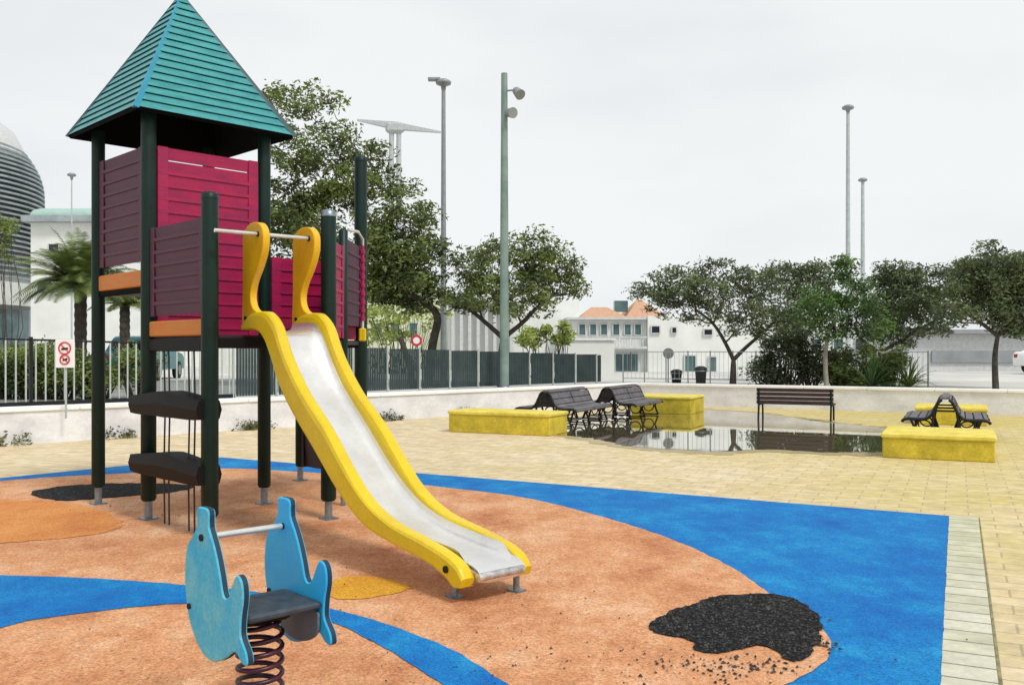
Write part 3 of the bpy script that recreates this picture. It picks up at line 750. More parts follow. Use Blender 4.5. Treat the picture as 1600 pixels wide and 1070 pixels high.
# brown bench
bx, by = 5.35, 20.15; L = 1.6
r = empty('park_bench', (bx+.7, by-.3, 0), 'dark brown slatted bench standing at the back of the puddle', 'bench')
def Wb(s_, w, z): p = Vector((bx, by)) + u*s_ + v*w; return Vector((p.x, p.y, z))
m = MB()
for z in (.655, .565, .475, .39):
    p = Wb(L/2, -.02, z); m.cbox(p, (L, .03, .078), rzu, .008)
m.build('backrest', M['brbench'], r)
m = MB()
for k in range(4): p = Wb(L/2, .08+k*.1, .355); m.cbox(p, (L, .08, .03), rzu, .006)
m.build('seat', M['brbench'], r)
for s_ in (.05, L-.05):
    m = MB(); m.tube([Wb(s_, -.045, .69), Wb(s_, -.02, .35), Wb(s_, -.08, 0)], .022, 8); m.tube([Wb(s_, .0, .33), Wb(s_, .42, .33), Wb(s_, .44, 0)], .02, 8); m.build('leg', M['iron'], r)

# ------------------------------------------------------------------ fences
fa, fb = Vector((-15.0, 8.4)), Vector((2.68, 27.6)); fd = (fb-fa).normalized(); FL = (fb-fa).length; frz = math.atan2(fd.y, fd.x)
def onf(X): t = (X-fa.x)/fd.x; return fa+fd*t, t
def ftop(X): return 1.75 + (X+8.57)/11.25*(-.36)
pa, ta = onf(-15); pb, tb = onf(-5.6); pc, tc_ = onf(2.68)
mid = fa+fd*(ta+tb)/2
fr = empty('picket_fence', (mid.x, mid.y, .5), 'dark railing with pale vertical bars behind the sign on the left', 'fence')
m = MB(); t = ta
while t < tb:
    q = fa+fd*t; h = ftop(q.x)-.5; m.box((q.x, q.y, .5+h/2), (.022, .022, h-.06), frz); t += .16
m.build('bars', M['fwhite'], fr)
m = MB(); q = fa+fd*(ta+tb)/2
m.box((q.x, q.y, .58), (tb-ta, .05, .10), frz); m.build('bottom_rail', M['iron'], fr)
m = MB(); n = 12
for k in range(n):
    q0 = fa+fd*(ta+(tb-ta)*k/n); q1 = fa+fd*(ta+(tb-ta)*(k+1)/n); m.tube([(q0.x, q0.y, ftop(q0.x)-.05), (q1.x, q1.y, ftop(q1.x)-.05)], .02, 6)
m.build('top_rail', M['iron'], fr)
t = ta; 
while t < tb:
    q = fa+fd*t; m = MB(); m.box((q.x, q.y, .5+(ftop(q.x)-.5)/2), (.05, .05, ftop(q.x)-.5), frz); m.build('fence_post', M['iron'], fr); t += 2
fr = empty('screen_fence', (-1.5, 23, .5), 'long fence with dark green screening behind the white wall', 'fence')
t = tb
while t < tc_:
    q0 = fa+fd*(t+.03); q1 = fa+fd*(min(t+1, tc_)-.03)
    m = MB(); k = 14; hh = (ftop(q0.x)-.56)
    for i in range(k):
        q = q0+(q1-q0)*(i+.5)/k; m.box((q.x, q.y, .58+hh/2-.02), ((q1-q0).length/k*.8, .012, hh-.04), frz)
    m.build('screen_panel', M['slat'], fr)
    q = fa+fd*t; m = MB(); m.tube([(q.x-.02, q.y-.03, .5), (q.x-.02, q.y-.03, ftop(q.x)+.02)], .026, 8); m.build('fence_post', M['fpost'], fr)
    t += 1
# thin rail fence right of it
fr = empty('rail_fence', (6, 27.6, .5), 'thin pale rail fence in front of the white building', 'fence')
for k in range(14):
    X = 3.4+k*.62; Y = 28.2-(X-3.4)*.35; m = MB(); m.box((X, Y, .5+.5), (.035, .035, 1.0), 0); m.build('fence_post', M['fpost'], fr)
m = MB()
for z in (1.47, .66): m.tube([(3.4, 28.2, z), (3.4+13*.62, 28.2-13*.62*.35, z)], .014, 6)
for k in range(13*5):
    X = 3.4+k*.124; Y = 28.2-(X-3.4)*.35; m.box((X, Y, 1.06), (.009, .009, .8), 0)
m.build('rails', M['palelamp'], fr)
# prohibition sign
sY = 15.0; sX = col(103, sY)
r = empty('prohibition_sign', (sX, sY, .5), 'small white sign with a red ring on a short pale post', 'sign')
m = MB(); m.tube([(sX, sY, .4), (sX, sY, 1.6)], .018, 8); m.build('post', M['palelamp'], r)
m = MB(); zc = hz(552, sY); m.cbox((sX, sY-.03, zc), (.31, .012, .47), 0, .006); sg = m.build('sign_plate', M['white'], r)
m = MB()
for dz, R0 in ((.085, .095), (-.10, .075)):
    pts = [(sX+R0*math.cos(k*math.pi/12), sY-.042, zc+dz+R0*math.sin(k*math.pi/12)) for k in range(25)]
    m.tube(pts, .011, 6, cap=False)
    m.tube([(sX-R0*.7, sY-.042, zc+dz+R0*.7), (sX+R0*.7, sY-.042, zc+dz-R0*.7)], .008, 6)
m.build('red_ring', M['red'], sg)
m = MB(); m.tube([(sX-.05, sY-.038, zc+.07), (sX+.05, sY-.038, zc+.08)], .018, 6); m.tube([(sX-.03, sY-.038, zc-.11), (sX+.04, sY-.038, zc-.09)], .016, 6); m.build('pictogram', M['dark'], sg)

# round no entry sign beyond the fence
sY = 24.5; sX = col(651, sY); zc = hz(532, sY)
r = empty('round_sign', (sX, sY, .5), 'small round red and white road sign showing above the dark fence', 'sign')
m = MB(); m.tube([(sX, sY, .5), (sX, sY, zc-.1)], .025, 8); m.build('post', M['palelamp'], r)
m = MB(); m.tube([(sX, sY-.05, zc), (sX, sY-.035, zc)], .15, 20, smooth=False); m.build('sign_plate', M['red'], r)
m = MB(); m.tube([(sX, sY-.056, zc), (sX, sY-.051, zc)], .09, 20, smooth=False); m.build('white_disc', M['white'], r)

# ------------------------------------------------------------------ lamp posts
def lamp(px, ytop, Y, r0, label, head='T', zb=.5):
    X = col(px, Y); zt_ = hz(ytop, Y)
    r = empty('lamp_post', (X, Y, zb), label, 'lamp post')
    m = MB(); m.tube([(X, Y, zb), (X, Y, zb+(zt_-zb)*.5), (X, Y, zt_)], [r0, r0*.8, r0*.6], 10); m.build('pole', M['lamp'] if head == 'T' else M['palelamp'], r)
    m = MB(); m.lathe((X, Y, zt_), [(0, .22), (.14, .2), (.26, .12), (.24, .04), (.09, -.02), (.06, -.2)], 14)
    if head == 'T': m.box((X-.3, Y, zt_+.2), (.4, .26, .07)); 
    m.build('lamp_head', M['lamp'], r)
lamp(693, 134, 30, .11, 'tall thin grey lamp post rising between the two dark trees')
lamp(1325, 172, 40, .12, 'taller of the two thin grey lamp posts above the right hand trees', 'R')
lamp(1348, 284, 52, .15, 'shorter of the two thin grey lamp posts above the right hand trees', 'R')
lamp(112, 276, 55, .06, 'thin pale mast on the roof line of the white building at left', 'R')
Y = 23.6; X = col(788, Y)
r = empty('floodlight_pole', (X, Y, .5), 'thick grey green pole with two spotlights near its top', 'pole')
m = MB(); m.tube([(X, Y, .5), (X, Y, 4.5), (X, Y, hz(115, Y))], [.12, .105, .08], 16); m.build('pole', M['cctv'], r)
m = MB(); m.lathe((X, Y, .5), [(.2, 0), (.2, .03), (.13, .05), (.13, .12)], 16); m.build('base_plate', M['galv'], r)
def spot(z, side, dx, tilt):
    m = MB(); m.tube([(X, Y, z+.06), (X+side*dx*.6, Y-.06, z+.06), (X+side*dx, Y-.08, z)], .025, 8); arm = m.build('arm', M['lamp'], r)
    d0 = Vector((side*.35, -.55, tilt)).normalized(); c = Vector((X+side*dx, Y-.1, z))
    m = MB(); m.tube([c-d0*.18, c-d0*.1, c+d0*.1, c+d0*.16], [.05, .1, .13, .14], 14); m.build('spotlight', M['greyb'], arm)
spot(hz(146, Y), 1, .34, -.5); spot(hz(178, Y)+.0, 1, .14, -.15)

# pale twin legged mast with wing arms
Y = 75; X = col(617, Y)
r = empty('winged_mast', (X, Y, .5), 'pale grey mast with long wing shaped arms far behind the big tree', 'mast')
m = MB()
for dx in (-.28, .32): m.tube([(X+dx, Y, .5), (X+dx, Y, hz(208, Y))], [.28, .2], 10)
m.build('leg', M['crane'], r)
m = MB(); m.cbox((X, Y, hz(200, Y)), (1.5, .8, .9), 0, .2); m.build('hub', M['crane'], r)
def wing(x0, z0, x1, z1, h0, h1):
    m = MB(); m.add([(x0, Y-.3, z0-h0), (x0, Y-.3, z0+h0), (x1, Y-.08, z1+h1), (x1, Y-.08, z1-h1), (x0, Y+.3, z0-h0), (x0, Y+.3, z0+h0), (x1, Y+.08, z1+h1), (x1, Y+.08, z1-h1)],
        [(0, 1, 2, 3), (4, 5, 6, 7), (0, 1, 5, 4), (1, 2, 6, 5), (2, 3, 7, 6), (3, 0, 4, 7)]); m.build('arm', M['crane'], r)
wing(X, hz(197, Y), col(689, Y), hz(207, Y), .28, .07); wing(X, hz(197, Y), col(558, Y), hz(188, Y), .28, .07)

# ------------------------------------------------------------------ trees
def limb(b, p0, p1, r0, r1, wob=.06, n=5):
    p0 = Vector(p0); p1 = Vector(p1); L = (p1-p0).length; pts = []
    off = Vector((random.uniform(-1, 1), random.uniform(-1, 1), random.uniform(-.6, .2)))*L*wob*2
    for i in range(n):
        t = i/(n-1); pts.append(p0.lerp(p1, t)+off*math.sin(t*math.pi)+Vector((random.uniform(-1, 1), random.uniform(-1, 1), 0))*L*wob*.25*(0 < t < 1))
    b.tube(pts, [r0+(r1-r0)*i/(n-1) for i in range(n)], 6, cap=False)
def tree(name, label, base, forks, crown, Y, leafm, nclump, nleaf, size, r0=.12, depth=1.2, clr=.42, bark='bark', group=None, asp=.4, flat=.55, cat='tree', limbs=()):
    """base px,py(ground z .5) ; forks: list of (px,py) polyline of the trunk ; crown: ellipses px,py,rx,ry,weight"""
    bx_ = col(base[0], Y); r = empty(name, (bx_, Y, .45), label, cat, group)
    tb = MB(); nodes = []
    pts = [Vector((bx_, Y, .4))]+[Vector((col(x, Y), Y+random.uniform(-.1, .1), hz(y, Y))) for x, y in forks]
    pp_ = catmull([tuple(p) for p in pts], 4); rr = [r0*(1-.45*i/(len(pp_)-1)) for i in range(len(pp_))]
    tb.tube(pp_, rr, 9, cap=False)
    top = pts[-1]; nodes.append((top, r0*.55))
    for lm in limbs:
        lp = [top]+[Vector((col(x, Y), Y+random.uniform(-.3, .3), hz(y, Y))) for x, y in lm]
        lq = catmull([tuple(p) for p in lp], 4); tb.tube(lq, [r0*.6*(1-.5*i/(len(lq)-1)) for i in range(len(lq))], 8, cap=False)
        for q_ in lp[1:]: nodes.append((q_, r0*.36))
    cl = []
    tot = sum(c[4] for c in crown)
    for (cx_, cy_, rx, ry, w) in crown:
        for k in range(max(1, round(nclump*w/tot))):
            while True:
                a, b2, c = random.uniform(-1, 1), random.uniform(-1, 1), random.uniform(-1, 1)
                if a*a+b2*b2+c*c <= 1: break
            cl.append(Vector((col(cx_+a*rx, Y), Y+c*depth*(rx/F*Y), hz(cy_+b2*ry, Y))))
    cl.sort(key=lambda p: (p-top).length)
    for p in cl:
        best = min(nodes, key=lambda q: (q[0]-p).length + .35*abs((q[0]-top).length))
        r1 = max(.012, best[1]*.62)
        # branch leaves from a point a little below the node so that it rises
        limb(tb, best[0], p, max(.016, best[1]*.8), r1*.7, .07)
        nodes.append((p, r1))
    tb.build('trunk', M[bark], r)
    lb = MB()
    for p in cl:
        q = clr*random.uniform(.6, 1.3)
        leaves(lb, p, q, int(nleaf*random.uniform(.6, 1.35)), size, flat, asp)
    o = lb.build('crown', leafm, r)
    return r
tree('broadleaf_tree', 'big dark spreading tree behind the play tower with a leaning trunk', (668, 590), [(676, 540), (683, 492), (650, 465), (600, 440)],
     [(475, 250, 65, 90, 4.2), (430, 165, 26, 40, .8), (490, 150, 40, 30, .7), (550, 260, 70, 70, 3.6), (470, 350, 70, 60, 4), (540, 360, 110, 70, 5), (620, 360, 70, 75, 5), (600, 430, 80, 50, 4), (450, 420, 80, 70, 3), (655, 410, 45, 45, 2), (575, 455, 50, 28, 2), (640, 455, 50, 28, 2.4)],
     26, M['leafA'], 330, 105, .15, .14, 1.0, .52, asp=.36)
tree('broadleaf_tree', 'medium round tree behind the floodlight pole with low spreading branches', (783, 600), [(783, 560), (786, 528)],
     [(800, 420, 75, 45, 4), (740, 430, 45, 45, 2), (860, 430, 45, 50, 3), (800, 470, 90, 25, 3), (830, 390, 50, 25, 1), (845, 368, 8, 8, .3), (720, 465, 40, 20, 1), (900, 455, 18, 20, .5)],
     25.5, M['leafA'], 150, 80, .13, .13, 1.0, .42, asp=.36, limbs=[[(760, 505), (730, 480), (705, 462)], [(815, 505), (840, 480), (865, 462)]])
tree('umbrella_tree', 'flat topped spreading tree with a forked trunk in front of the white building', (1145, 602), [(1146, 575), (1147, 562)],
     [(1060, 450, 60, 32, 4), (1120, 445, 60, 28, 4), (1030, 470, 35, 25, 2), (1185, 440, 50, 25, 2.5), (1170, 480, 60, 28, 2.5), (1100, 485, 45, 20, 2), (1000, 452, 14, 14, .5), (1120, 415, 25, 8, .6), (1205, 510, 34, 28, 2), (1150, 505, 30, 15, .8), (1240, 500, 30, 30, 1.5)],
     27, M['leafB'], 180, 70, .12, .11, 1.0, .4, asp=.36, limbs=[[(1135, 535), (1115, 505), (1085, 485)], [(1168, 542), (1195, 520), (1215, 500)]])
tree('umbrella_tree', 'loose grey green tree between the forked tree and the bright green tree', (1255, 602), [(1252, 560), (1245, 520)],
     [(1235, 440, 50, 28, 3), (1215, 475, 45, 25, 2), (1270, 440, 35, 30, 2), (1240, 510, 40, 25, 2)],
     30, M['leafB'], 110, 70, .13, .11, 1.0, .42, asp=.36)
tree('young_tree', 'fresh bright green tree with a pointed top between the lamp posts and the bench', (1292, 604), [(1291, 560), (1296, 520), (1305, 500)],
     [(1320, 415, 12, 18, 1), (1322, 450, 35, 25, 2.5), (1300, 495, 48, 40, 3.8), (1350, 495, 42, 36, 2.8), (1275, 475, 35, 30, 2)],
     25, M['leafC'], 120, 62, .12, .07, 1.0, .36, bark='palebark', asp=.36)
tree('umbrella_tree', 'wide dark flat topped tree whose low trunk forks behind the shrubs', (1375, 604), [(1372, 575), (1372, 550)],
     [(1420, 460, 60, 40, 5), (1480, 450, 65, 38, 5), (1400, 430, 35, 18, 1.5), (1440, 500, 70, 25, 3), (1380, 490, 35, 30, 2), (1520, 440, 40, 30, 2), (1390, 460, 30, 35, 1.5), (1400, 525, 50, 18, 1.5)],
     28, M['leafB'], 230, 80, .13, .11, 1.0, .44, asp=.36, limbs=[[(1350, 528), (1330, 505)], [(1400, 535), (1440, 515), (1470, 495)]])
tree('umbrella_tree', 'dark tree with a straight single trunk near the right edge', (1556, 612), [(1556, 560), (1556, 525)],
     [(1560, 430, 50, 30, 4), (1600, 440, 55, 45, 5), (1540, 415, 40, 14, 1.5), (1570, 480, 50, 30, 3), (1595, 500, 30, 20, 2), (1500, 475, 38, 30, 2), (1600, 500, 40, 28, 2), (1540, 455, 40, 30, 2)],
     24, M['leafB'], 235, 80, .12, .09, 1.0, .4, asp=.36, limbs=[[(1535, 505), (1505, 490), (1480, 480)], [(1580, 500), (1600, 480)]])
tree('distant_tree', 'pale thin tree top standing far behind the right hand trees', (1552, 560), [(1552, 440), (1552, 400)],
     [(1552, 385, 26, 10, 1), (1550, 405, 18, 12, 1)], 60, M['leafB'], 22, 22, .3, .14, .8, .5)
# shrubs
def shrub(name, label, ells, Y, leafm, ncl, nl, size, clr=.25, asp=.4, z0=.5, cat='shrub'):
    cx_ = sum(c[0] for c in ells)/len(ells); r = empty(name, (col(cx_, Y), Y, z0), label, cat)
    lb = MB(); tb = MB(); tot = sum(c[4] for c in ells)
    for (x, y, rx, ry, w) in ells:
        for k in range(max(1, round(ncl*w/tot))):
            a = random.uniform(-1, 1); b2 = random.uniform(-1, 1)*math.sqrt(1-a*a); c = random.uniform(-1, 1)
            p = Vector((col(x+a*rx, Y), Y+c*rx/F*Y*.7, max(z0+.05, hz(y+b2*ry, Y))))
            leaves(lb, p, clr*random.uniform(.6, 1.3), int(nl*random.uniform(.6, 1.3)), size, .8, asp)
            limb(tb, (col(x+a*rx*.4, Y), Y, z0-.05), p, .02, .008, .06, 4)
    tb.build('stems', M['bark'], r); lb.build('foliage', leafm, r)
shrub('dark_shrub', 'dark twiggy shrub behind the wall left of the pale slender trunk', [(1230, 570, 40, 32, 3), (1265, 560, 25, 38, 2), (1200, 582, 26, 22, 1.5), (1225, 540, 35, 18, 1.2)], 26, M['leafD'], 85, 85, .11, .3)
shrub('dark_shrub', 'dark green shrub mass behind the brown bench', [(1345, 572, 50, 34, 3), (1310, 580, 25, 28, 1.5), (1395, 575, 35, 28, 2)], 26, M['leafA'], 95, 85, .12, .3)
shrub('hedge', 'dark green planting behind the pale barred railing on the left', [(20, 580, 40, 35, 3), (90, 580, 50, 32, 3), (150, 590, 40, 25, 2), (60, 560, 60, 20, 2), (215, 575, 30, 30, 1.5)], 19, M['leafA'], 170, 105, .09)
shrub('broadleaf_shrub', 'yellow green shrub below the medium round tree', [(850, 528, 35, 22, 2), (870, 520, 20, 15, 1)], 29, M['leafY'], 26, 60, .2, asp=.25)
shrub('distant_shrub', 'pale yellow green foliage against the cream building', [(630, 490, 60, 26, 3), (600, 520, 40, 18, 1.5)], 40, M['leafY'], 40, 40, .25, .5)
shrub('low_shrub', 'low green leaf edge at the far left of the fence', [(8, 375, 10, 40, 1)], 38, M['leafP'], 12, 60, .2, .4, cat='shrub')
# arching strap leaved plants
def straps(name, label, X, Y, z0, n, L, w, leafm, droop=.6, cat='plant', trunk=None, spread=1.0, zup=1.0):
    r = empty(name, (X, Y, z0 if trunk is None else .5), label, cat); lb = MB()
    for k in range(n):
        az = random.uniform(0, 2*math.pi); el = random.uniform(.15, 1.35)*zup; l = L*random.uniform(.7, 1.15)
        d = Vector((math.cos(az)*math.cos(el)*spread, math.sin(az)*math.cos(el)*spread, math.sin(el))); p = Vector((X, Y, z0)); sd = Vector((-math.sin(az), math.cos(az), 0))
        pts = []; S = 7
        for i in range(S+1):
            t = i/S; ww = w*math.sin(math.pi*min(1, .12+t*.88))**.6
            pts.append((p.copy(), ww)); p = p+d*(l/S); d = (d+Vector((0, 0, -droop*1.6/S*(0.4+t)))).normalized()
        if trunk is None:
            vs = []
            for q, ww in pts: vs += [q-sd*ww*.5, q+sd*ww*.5+Vector((0, 0, ww*.2))]
            lb.add(vs, [(2*i, 2*i+1, 2*i+3, 2*i+2) for i in range(S)])
        else:      # feathered palm frond
            for i in range(S*5):
                t = (i+.5)/(S*5); x = t*S; j = int(x); q = pts[j][0].lerp(pts[min(j+1, S)][0], x-j); dd = (pts[min(j+1, S)][0]-pts[j][0]).normalized()
                for s2 in (-1, 1):
                    ll = w*math.sin(math.pi*(.1+.85*t)); e2 = (sd*s2+dd*.5+Vector((0, 0, -.35))).normalized()
                    tt = q+e2*ll; h = dd*.022
                    lb.add([q-h, q+h, tt], [(0, 1, 2)])
            lb.add([pts[0][0]+sd*.02, pts[0][0]-sd*.02, pts[S][0]], [(0, 1, 2)])
    lb.build('crown' if trunk else 'foliage', leafm, r)
    if trunk:
        tb = MB(); pr = []
        for i in range(24): pr.append((trunk*(1+.12*(i % 2)), .4+(z0-.3)*i/23-.1))
        tb.lathe((X, Y, 0), pr, 12, False); tb.build('trunk', M['bark'], r)
    return r
straps('strap_leaf_plant', 'tall upright strap leaved plant behind the wall right of the bench', col(1362, 25), 25, .5, 60, 1.1, .05, M['leafC'], .5, zup=1.1)
straps('strap_leaf_plant', 'arching yellow tipped strap leaved plant at the right end of the shrubs', col(1420, 25), 25, .5, 70, .95, .05, M['leafP'], .9)
straps('palm_tree', 'palm tree with ragged pale green fronds behind the sign', col(126, 27), 27, hz(450, 27), 120, 1.95, .46, M['leafP'], 1.15, 'palm tree', .16)
straps('palm_tree', 'second palm partly hidden behind the left posts of the play tower', col(195, 30), 30, hz(478, 30), 34, 1.3, .34, M['leafP'], 1.1, 'palm tree', .15)
# leaning bare trunk pieces seen above the dark fence
m = MB(); Y = 24.3
m.tube([(col(646, Y), Y, .5), (col(640, Y), Y, hz(570, Y)), (col(626, Y), Y, hz(528, Y))], [.1, .085, .07], 8)
tag(m.build('tree_stump', M['bark'], None, (col(646, Y), Y, .5)), 'short leaning dead trunk poking above the dark fence', 'stump')

# ------------------------------------------------------------------ buildings
def bbox(b, x0, x1, z0, z1, Y, d): b.box(((x0+x1)/2, Y+d/2, (z0+z1)/2), (x1-x0, d, z1-z0)); return b
def window(parent, px0, px1, py0, py1, Y, m_='glassd', frame='greylight', ft=.05, bars=0):
    x0, x1, z1, z0 = col(px0, Y), col(px1, Y), hz(py0, Y), hz(py1, Y)
    b = MB(); t = ft
    bbox(b, x0-t, x0, z0-t, z1+t, Y-.1, .08); bbox(b, x1, x1+t, z0-t, z1+t, Y-.1, .08); bbox(b, x0+.001, x1-.001, z1, z1+t, Y-.1, .078); bbox(b, x0+.001, x1-.001, z0-t, z0, Y-.1, .078)
    for k in range(bars):
        xx = x0+(x1-x0)*(k+1)/(bars+1); bbox(b, xx-t*.4, xx+t*.4, z0, z1, Y-.09, .06)
    w = b.build('window', M[frame], parent)
    b = MB(); bbox(b, x0, x1, z0, z1, Y-.05, .03); b.build('pane', M[m_], w)
# round louvred building
Y = 70; cx_, r0 = -47.4, 10.4
r = empty('round_building', (cx_, Y, .5), 'round grey building wrapped in horizontal louvres at the left edge', 'building')
b = MB(); b.lathe((cx_, Y, 0), [(r0-.8, .4), (r0-.8, 16.5), (r0-1.8, 18.6), (r0-4, 20.4), (r0-7, 21.3), (0, 21.6)], 48); b.build('wall', M['greylight'], r)
b = MB(); n = 27
for k in range(n):
    z = 7.0+k*.38; t = k/(n-1); rr = r0-.5+.75*math.sin(t*2.6)**.8-.9*max(0, t-.7)/.3*max(0, t-.7)/.3
    b.lathe((cx_, Y, z), [(rr-.9, .06), (rr, .0), (rr+.02, .14), (rr-.9, .2)], 56, False)
b.build('louvres', M['louvre'], r)
b = MB(); b.lathe((cx_, Y, 0), [(r0-.9, 4.9), (r0+.05, 4.9), (r0+.15, 6.6), (r0-.9, 6.7)], 48, False); b.build('parapet', M['plaster'], r)
b = MB(); b.lathe((cx_, Y, 0), [(r0-.4, 2.0), (r0-.4, 4.6)], 40, False); b.build('window_band', M['glass'], r)
# white building behind palm
Y = 60; r = empty('white_building', (col(150, Y), Y, .5), 'white building with a curved green glass roof behind the palm tree', 'building')
b = MB(); bbox(b, col(48, Y), col(330, Y), .4, hz(348, Y), Y, 12); b.build('wall', M['plaster'], r)
b = MB(); bbox(b, col(40, Y), col(340, Y), hz(348, Y)+.01, hz(338, Y), Y-.6, 13); b.build('eave', M['louvre'], r)
b = MB(); x0, x1 = col(52, Y), col(335, Y); K = 10
prof = [(Y-.4+6*(1-math.cos(math.pi/2*k/K)), hz(338, Y)+.02+1.0*math.sin(math.pi/2*k/K)) for k in range(K+1)]
b.add([(x, yy, zz) for x in (x0, x1) for yy, zz in prof], [(k, k+1, K+2+k, K+1+k) for k in range(K)]+[tuple(range(K+1)), tuple(range(K+1, 2*K+2))]); b.build('roof', M['greenroof'], r)
window(r, 77, 92, 382, 395, Y); window(r, 60, 72, 440, 458, Y, 'glass'); window(r, 95, 150, 440, 458, Y, 'glass')
# cream building middle left
Y = 52; r = empty('cream_building', (col(640, Y), Y, .5), 'pale cream building seen between the trunks of the big tree', 'building')
b = MB(); bbox(b, col(430, Y), col(700, Y), .4, hz(455, Y), Y, 10); b.build('wall', M['cream'], r)
b = MB(); bbox(b, col(428, Y), col(702, Y), hz(455, Y)+.01, hz(450, Y), Y-.2, 10.4); b.build('parapet', M['plaster'], r)
for x in (585, 612, 640): window(r, x, x+12, 505, 528, Y, 'glass')
Y = 48; r = empty('columned_building', (col(760, Y), Y, .5), 'white building with narrow columns behind the medium round tree', 'building')
b = MB(); bbox(b, col(700, Y), col(905, Y), .4, hz(470, Y), Y, 8); b.build('wall', M['plaster'], r)
for k in range(8):
    x = col(706+k*13, Y); b = MB(); bbox(b, x, x+.16, .5, hz(478, Y), Y-.35, .25); b.build('column', M['greylight'], r)
b = MB(); bbox(b, col(698, Y), col(812, Y), hz(478, Y)+.01, hz(472, Y), Y-.5, .6); b.build('cornice', M['greylight'], r)
# white block
Y = 31; r = empty('white_annex', (col(925, Y), Y, .5), 'plain white box shaped annex at the end of the dark fence', 'building')
b = MB(); bbox(b, col(878, Y), col(960, Y), .4, hz(532, Y), Y, 4); b.build('wall', M['plaster'], r)
b = MB(); bbox(b, col(876, Y), col(962, Y), hz(532, Y)+.01, hz(528.5, Y), Y-.06, 4.1); b.build('parapet', M['coping'], r)
# villa with green balcony
Y = 44; r = empty('villa', (col(1000, Y), Y, .5), 'white villa with a long balcony and blue green shutters behind the thin rail fence', 'building')
b = MB(); bbox(b, col(888, Y), col(1010, Y), .4, hz(500, Y), Y, 9); bbox(b, col(1010, Y)+.01, col(1190, Y), .4, hz(494, Y), Y-.4, 9.4); b.build('wall', M['plaster'], r)
b = MB(); bbox(b, col(884, Y), col(1012, Y), hz(500, Y)+.01, hz(496, Y), Y-.3, 9.5); b.build('roof_edge', M['greylight'], r)
b = MB()
for k in range(26): x = col(896+k*4.2, Y); bbox(b, x, x+.05, hz(541, Y), hz(528, Y), Y-.6, .05)
bbox(b, col(894, Y), col(1008, Y), hz(528, Y), hz(526, Y), Y-.64, .1); bbox(b, col(894, Y), col(1008, Y), hz(545, Y), hz(541, Y), Y-.7, .7); b.build('balcony', M['greylight'], r)
for x in (905, 922, 939, 958, 976, 992): window(r, x, x+9, 507, 523, Y, 'glass', 'greylight', .05)
for x in (962, 974, 986): window(r, x, x+10, 553, 580, Y, 'glass', 'greylight', .05)
window(r, 1018, 1030, 510, 520, Y-.4, 'glassd'); window(r, 1070, 1086, 556, 580, Y-.4, 'glass'); window(r, 1108, 1118, 558, 580, Y-.4, 'glass'); window(r, 1050, 1056, 512, 520, Y-.4, 'glassd'); window(r, 1100, 1112, 515, 523, Y-.4, 'glassd')
b = MB(); x0, x1 = col(1165, Y), col(1190, Y)
b.tube([(col(1168, Y)+1.1*(1-math.cos(k*math.pi/10)), Y-.6, hz(585, Y)+.9*math.sin(k*math.pi/10)) for k in range(11)], .07, 8); b.build('arch', M['greyb'], r)
# terracotta roofed house
Y = 62; r = empty('tiled_house', (col(960, Y), Y, .5), 'house with an orange tiled roof showing above the villa', 'house')
b = MB(); bbox(b, col(905, Y), col(1060, Y), .4, hz(498, Y), Y, 9); b.build('wall', M['cream'], r)
def hip(x0, x1, z0, z1, Y, d, name='roof', ins=1.2):
    b = MB(); b.add([(x0, Y, z0), (x1, Y, z0), (x1, Y+d, z0), (x0, Y+d, z0), (x0+ins, Y+d*.5, z1), (x1-ins, Y+d*.5, z1)], [(0, 1, 5, 4), (2, 3, 4, 5), (0, 4, 3), (1, 2, 5), (0, 3, 2, 1)])
    return b
hip(col(903, Y), col(985, Y), hz(499, Y)+.02, hz(476, Y), Y-.4, 8).build('roof', M['tile'], r)
hip(col(978, Y), col(1050, Y), hz(499, Y)+.03, hz(462, Y), Y+.4, 9, ins=1.4).build('roof', M['tile'], r)
b = MB(); bbox(b, col(968, Y), col(990, Y), hz(484, Y), hz(466, Y), Y+3, .8); b.build('chimney', M['glass'], r)
# grey hall at the right
Y = 46; r = empty('grey_hall', (col(1540, Y), Y, .5), 'long low grey hall behind the single trunk tree on the right', 'building')
b = MB(); bbox(b, col(1395, Y), col(1760, Y), .4, hz(522, Y), Y, 10); b.build('wall', M['greylight'], r)
b = MB(); bbox(b, col(1392, Y), col(1765, Y), hz(522, Y)+.01, hz(515, Y), Y-.5, 11); b.build('roof_edge', M['greyb'], r)
b = MB(); bbox(b, col(1455, Y), col(1760, Y), hz(566, Y), hz(548, Y), Y-.12, .1); b.build('window_band', M['greyb'], r)
Y = 50; r = empty('long_white_building', (col(1280, Y), Y, .5), 'long white building showing between the trunks right of the villa', 'building')
b = MB(); bbox(b, col(1180, Y), col(1420, Y), .4, hz(505, Y), Y, 8); b.build('wall', M['plaster'], r)
for k in range(6): window(r, 1200+k*34, 1214+k*34, 530, 545, Y, 'glass')

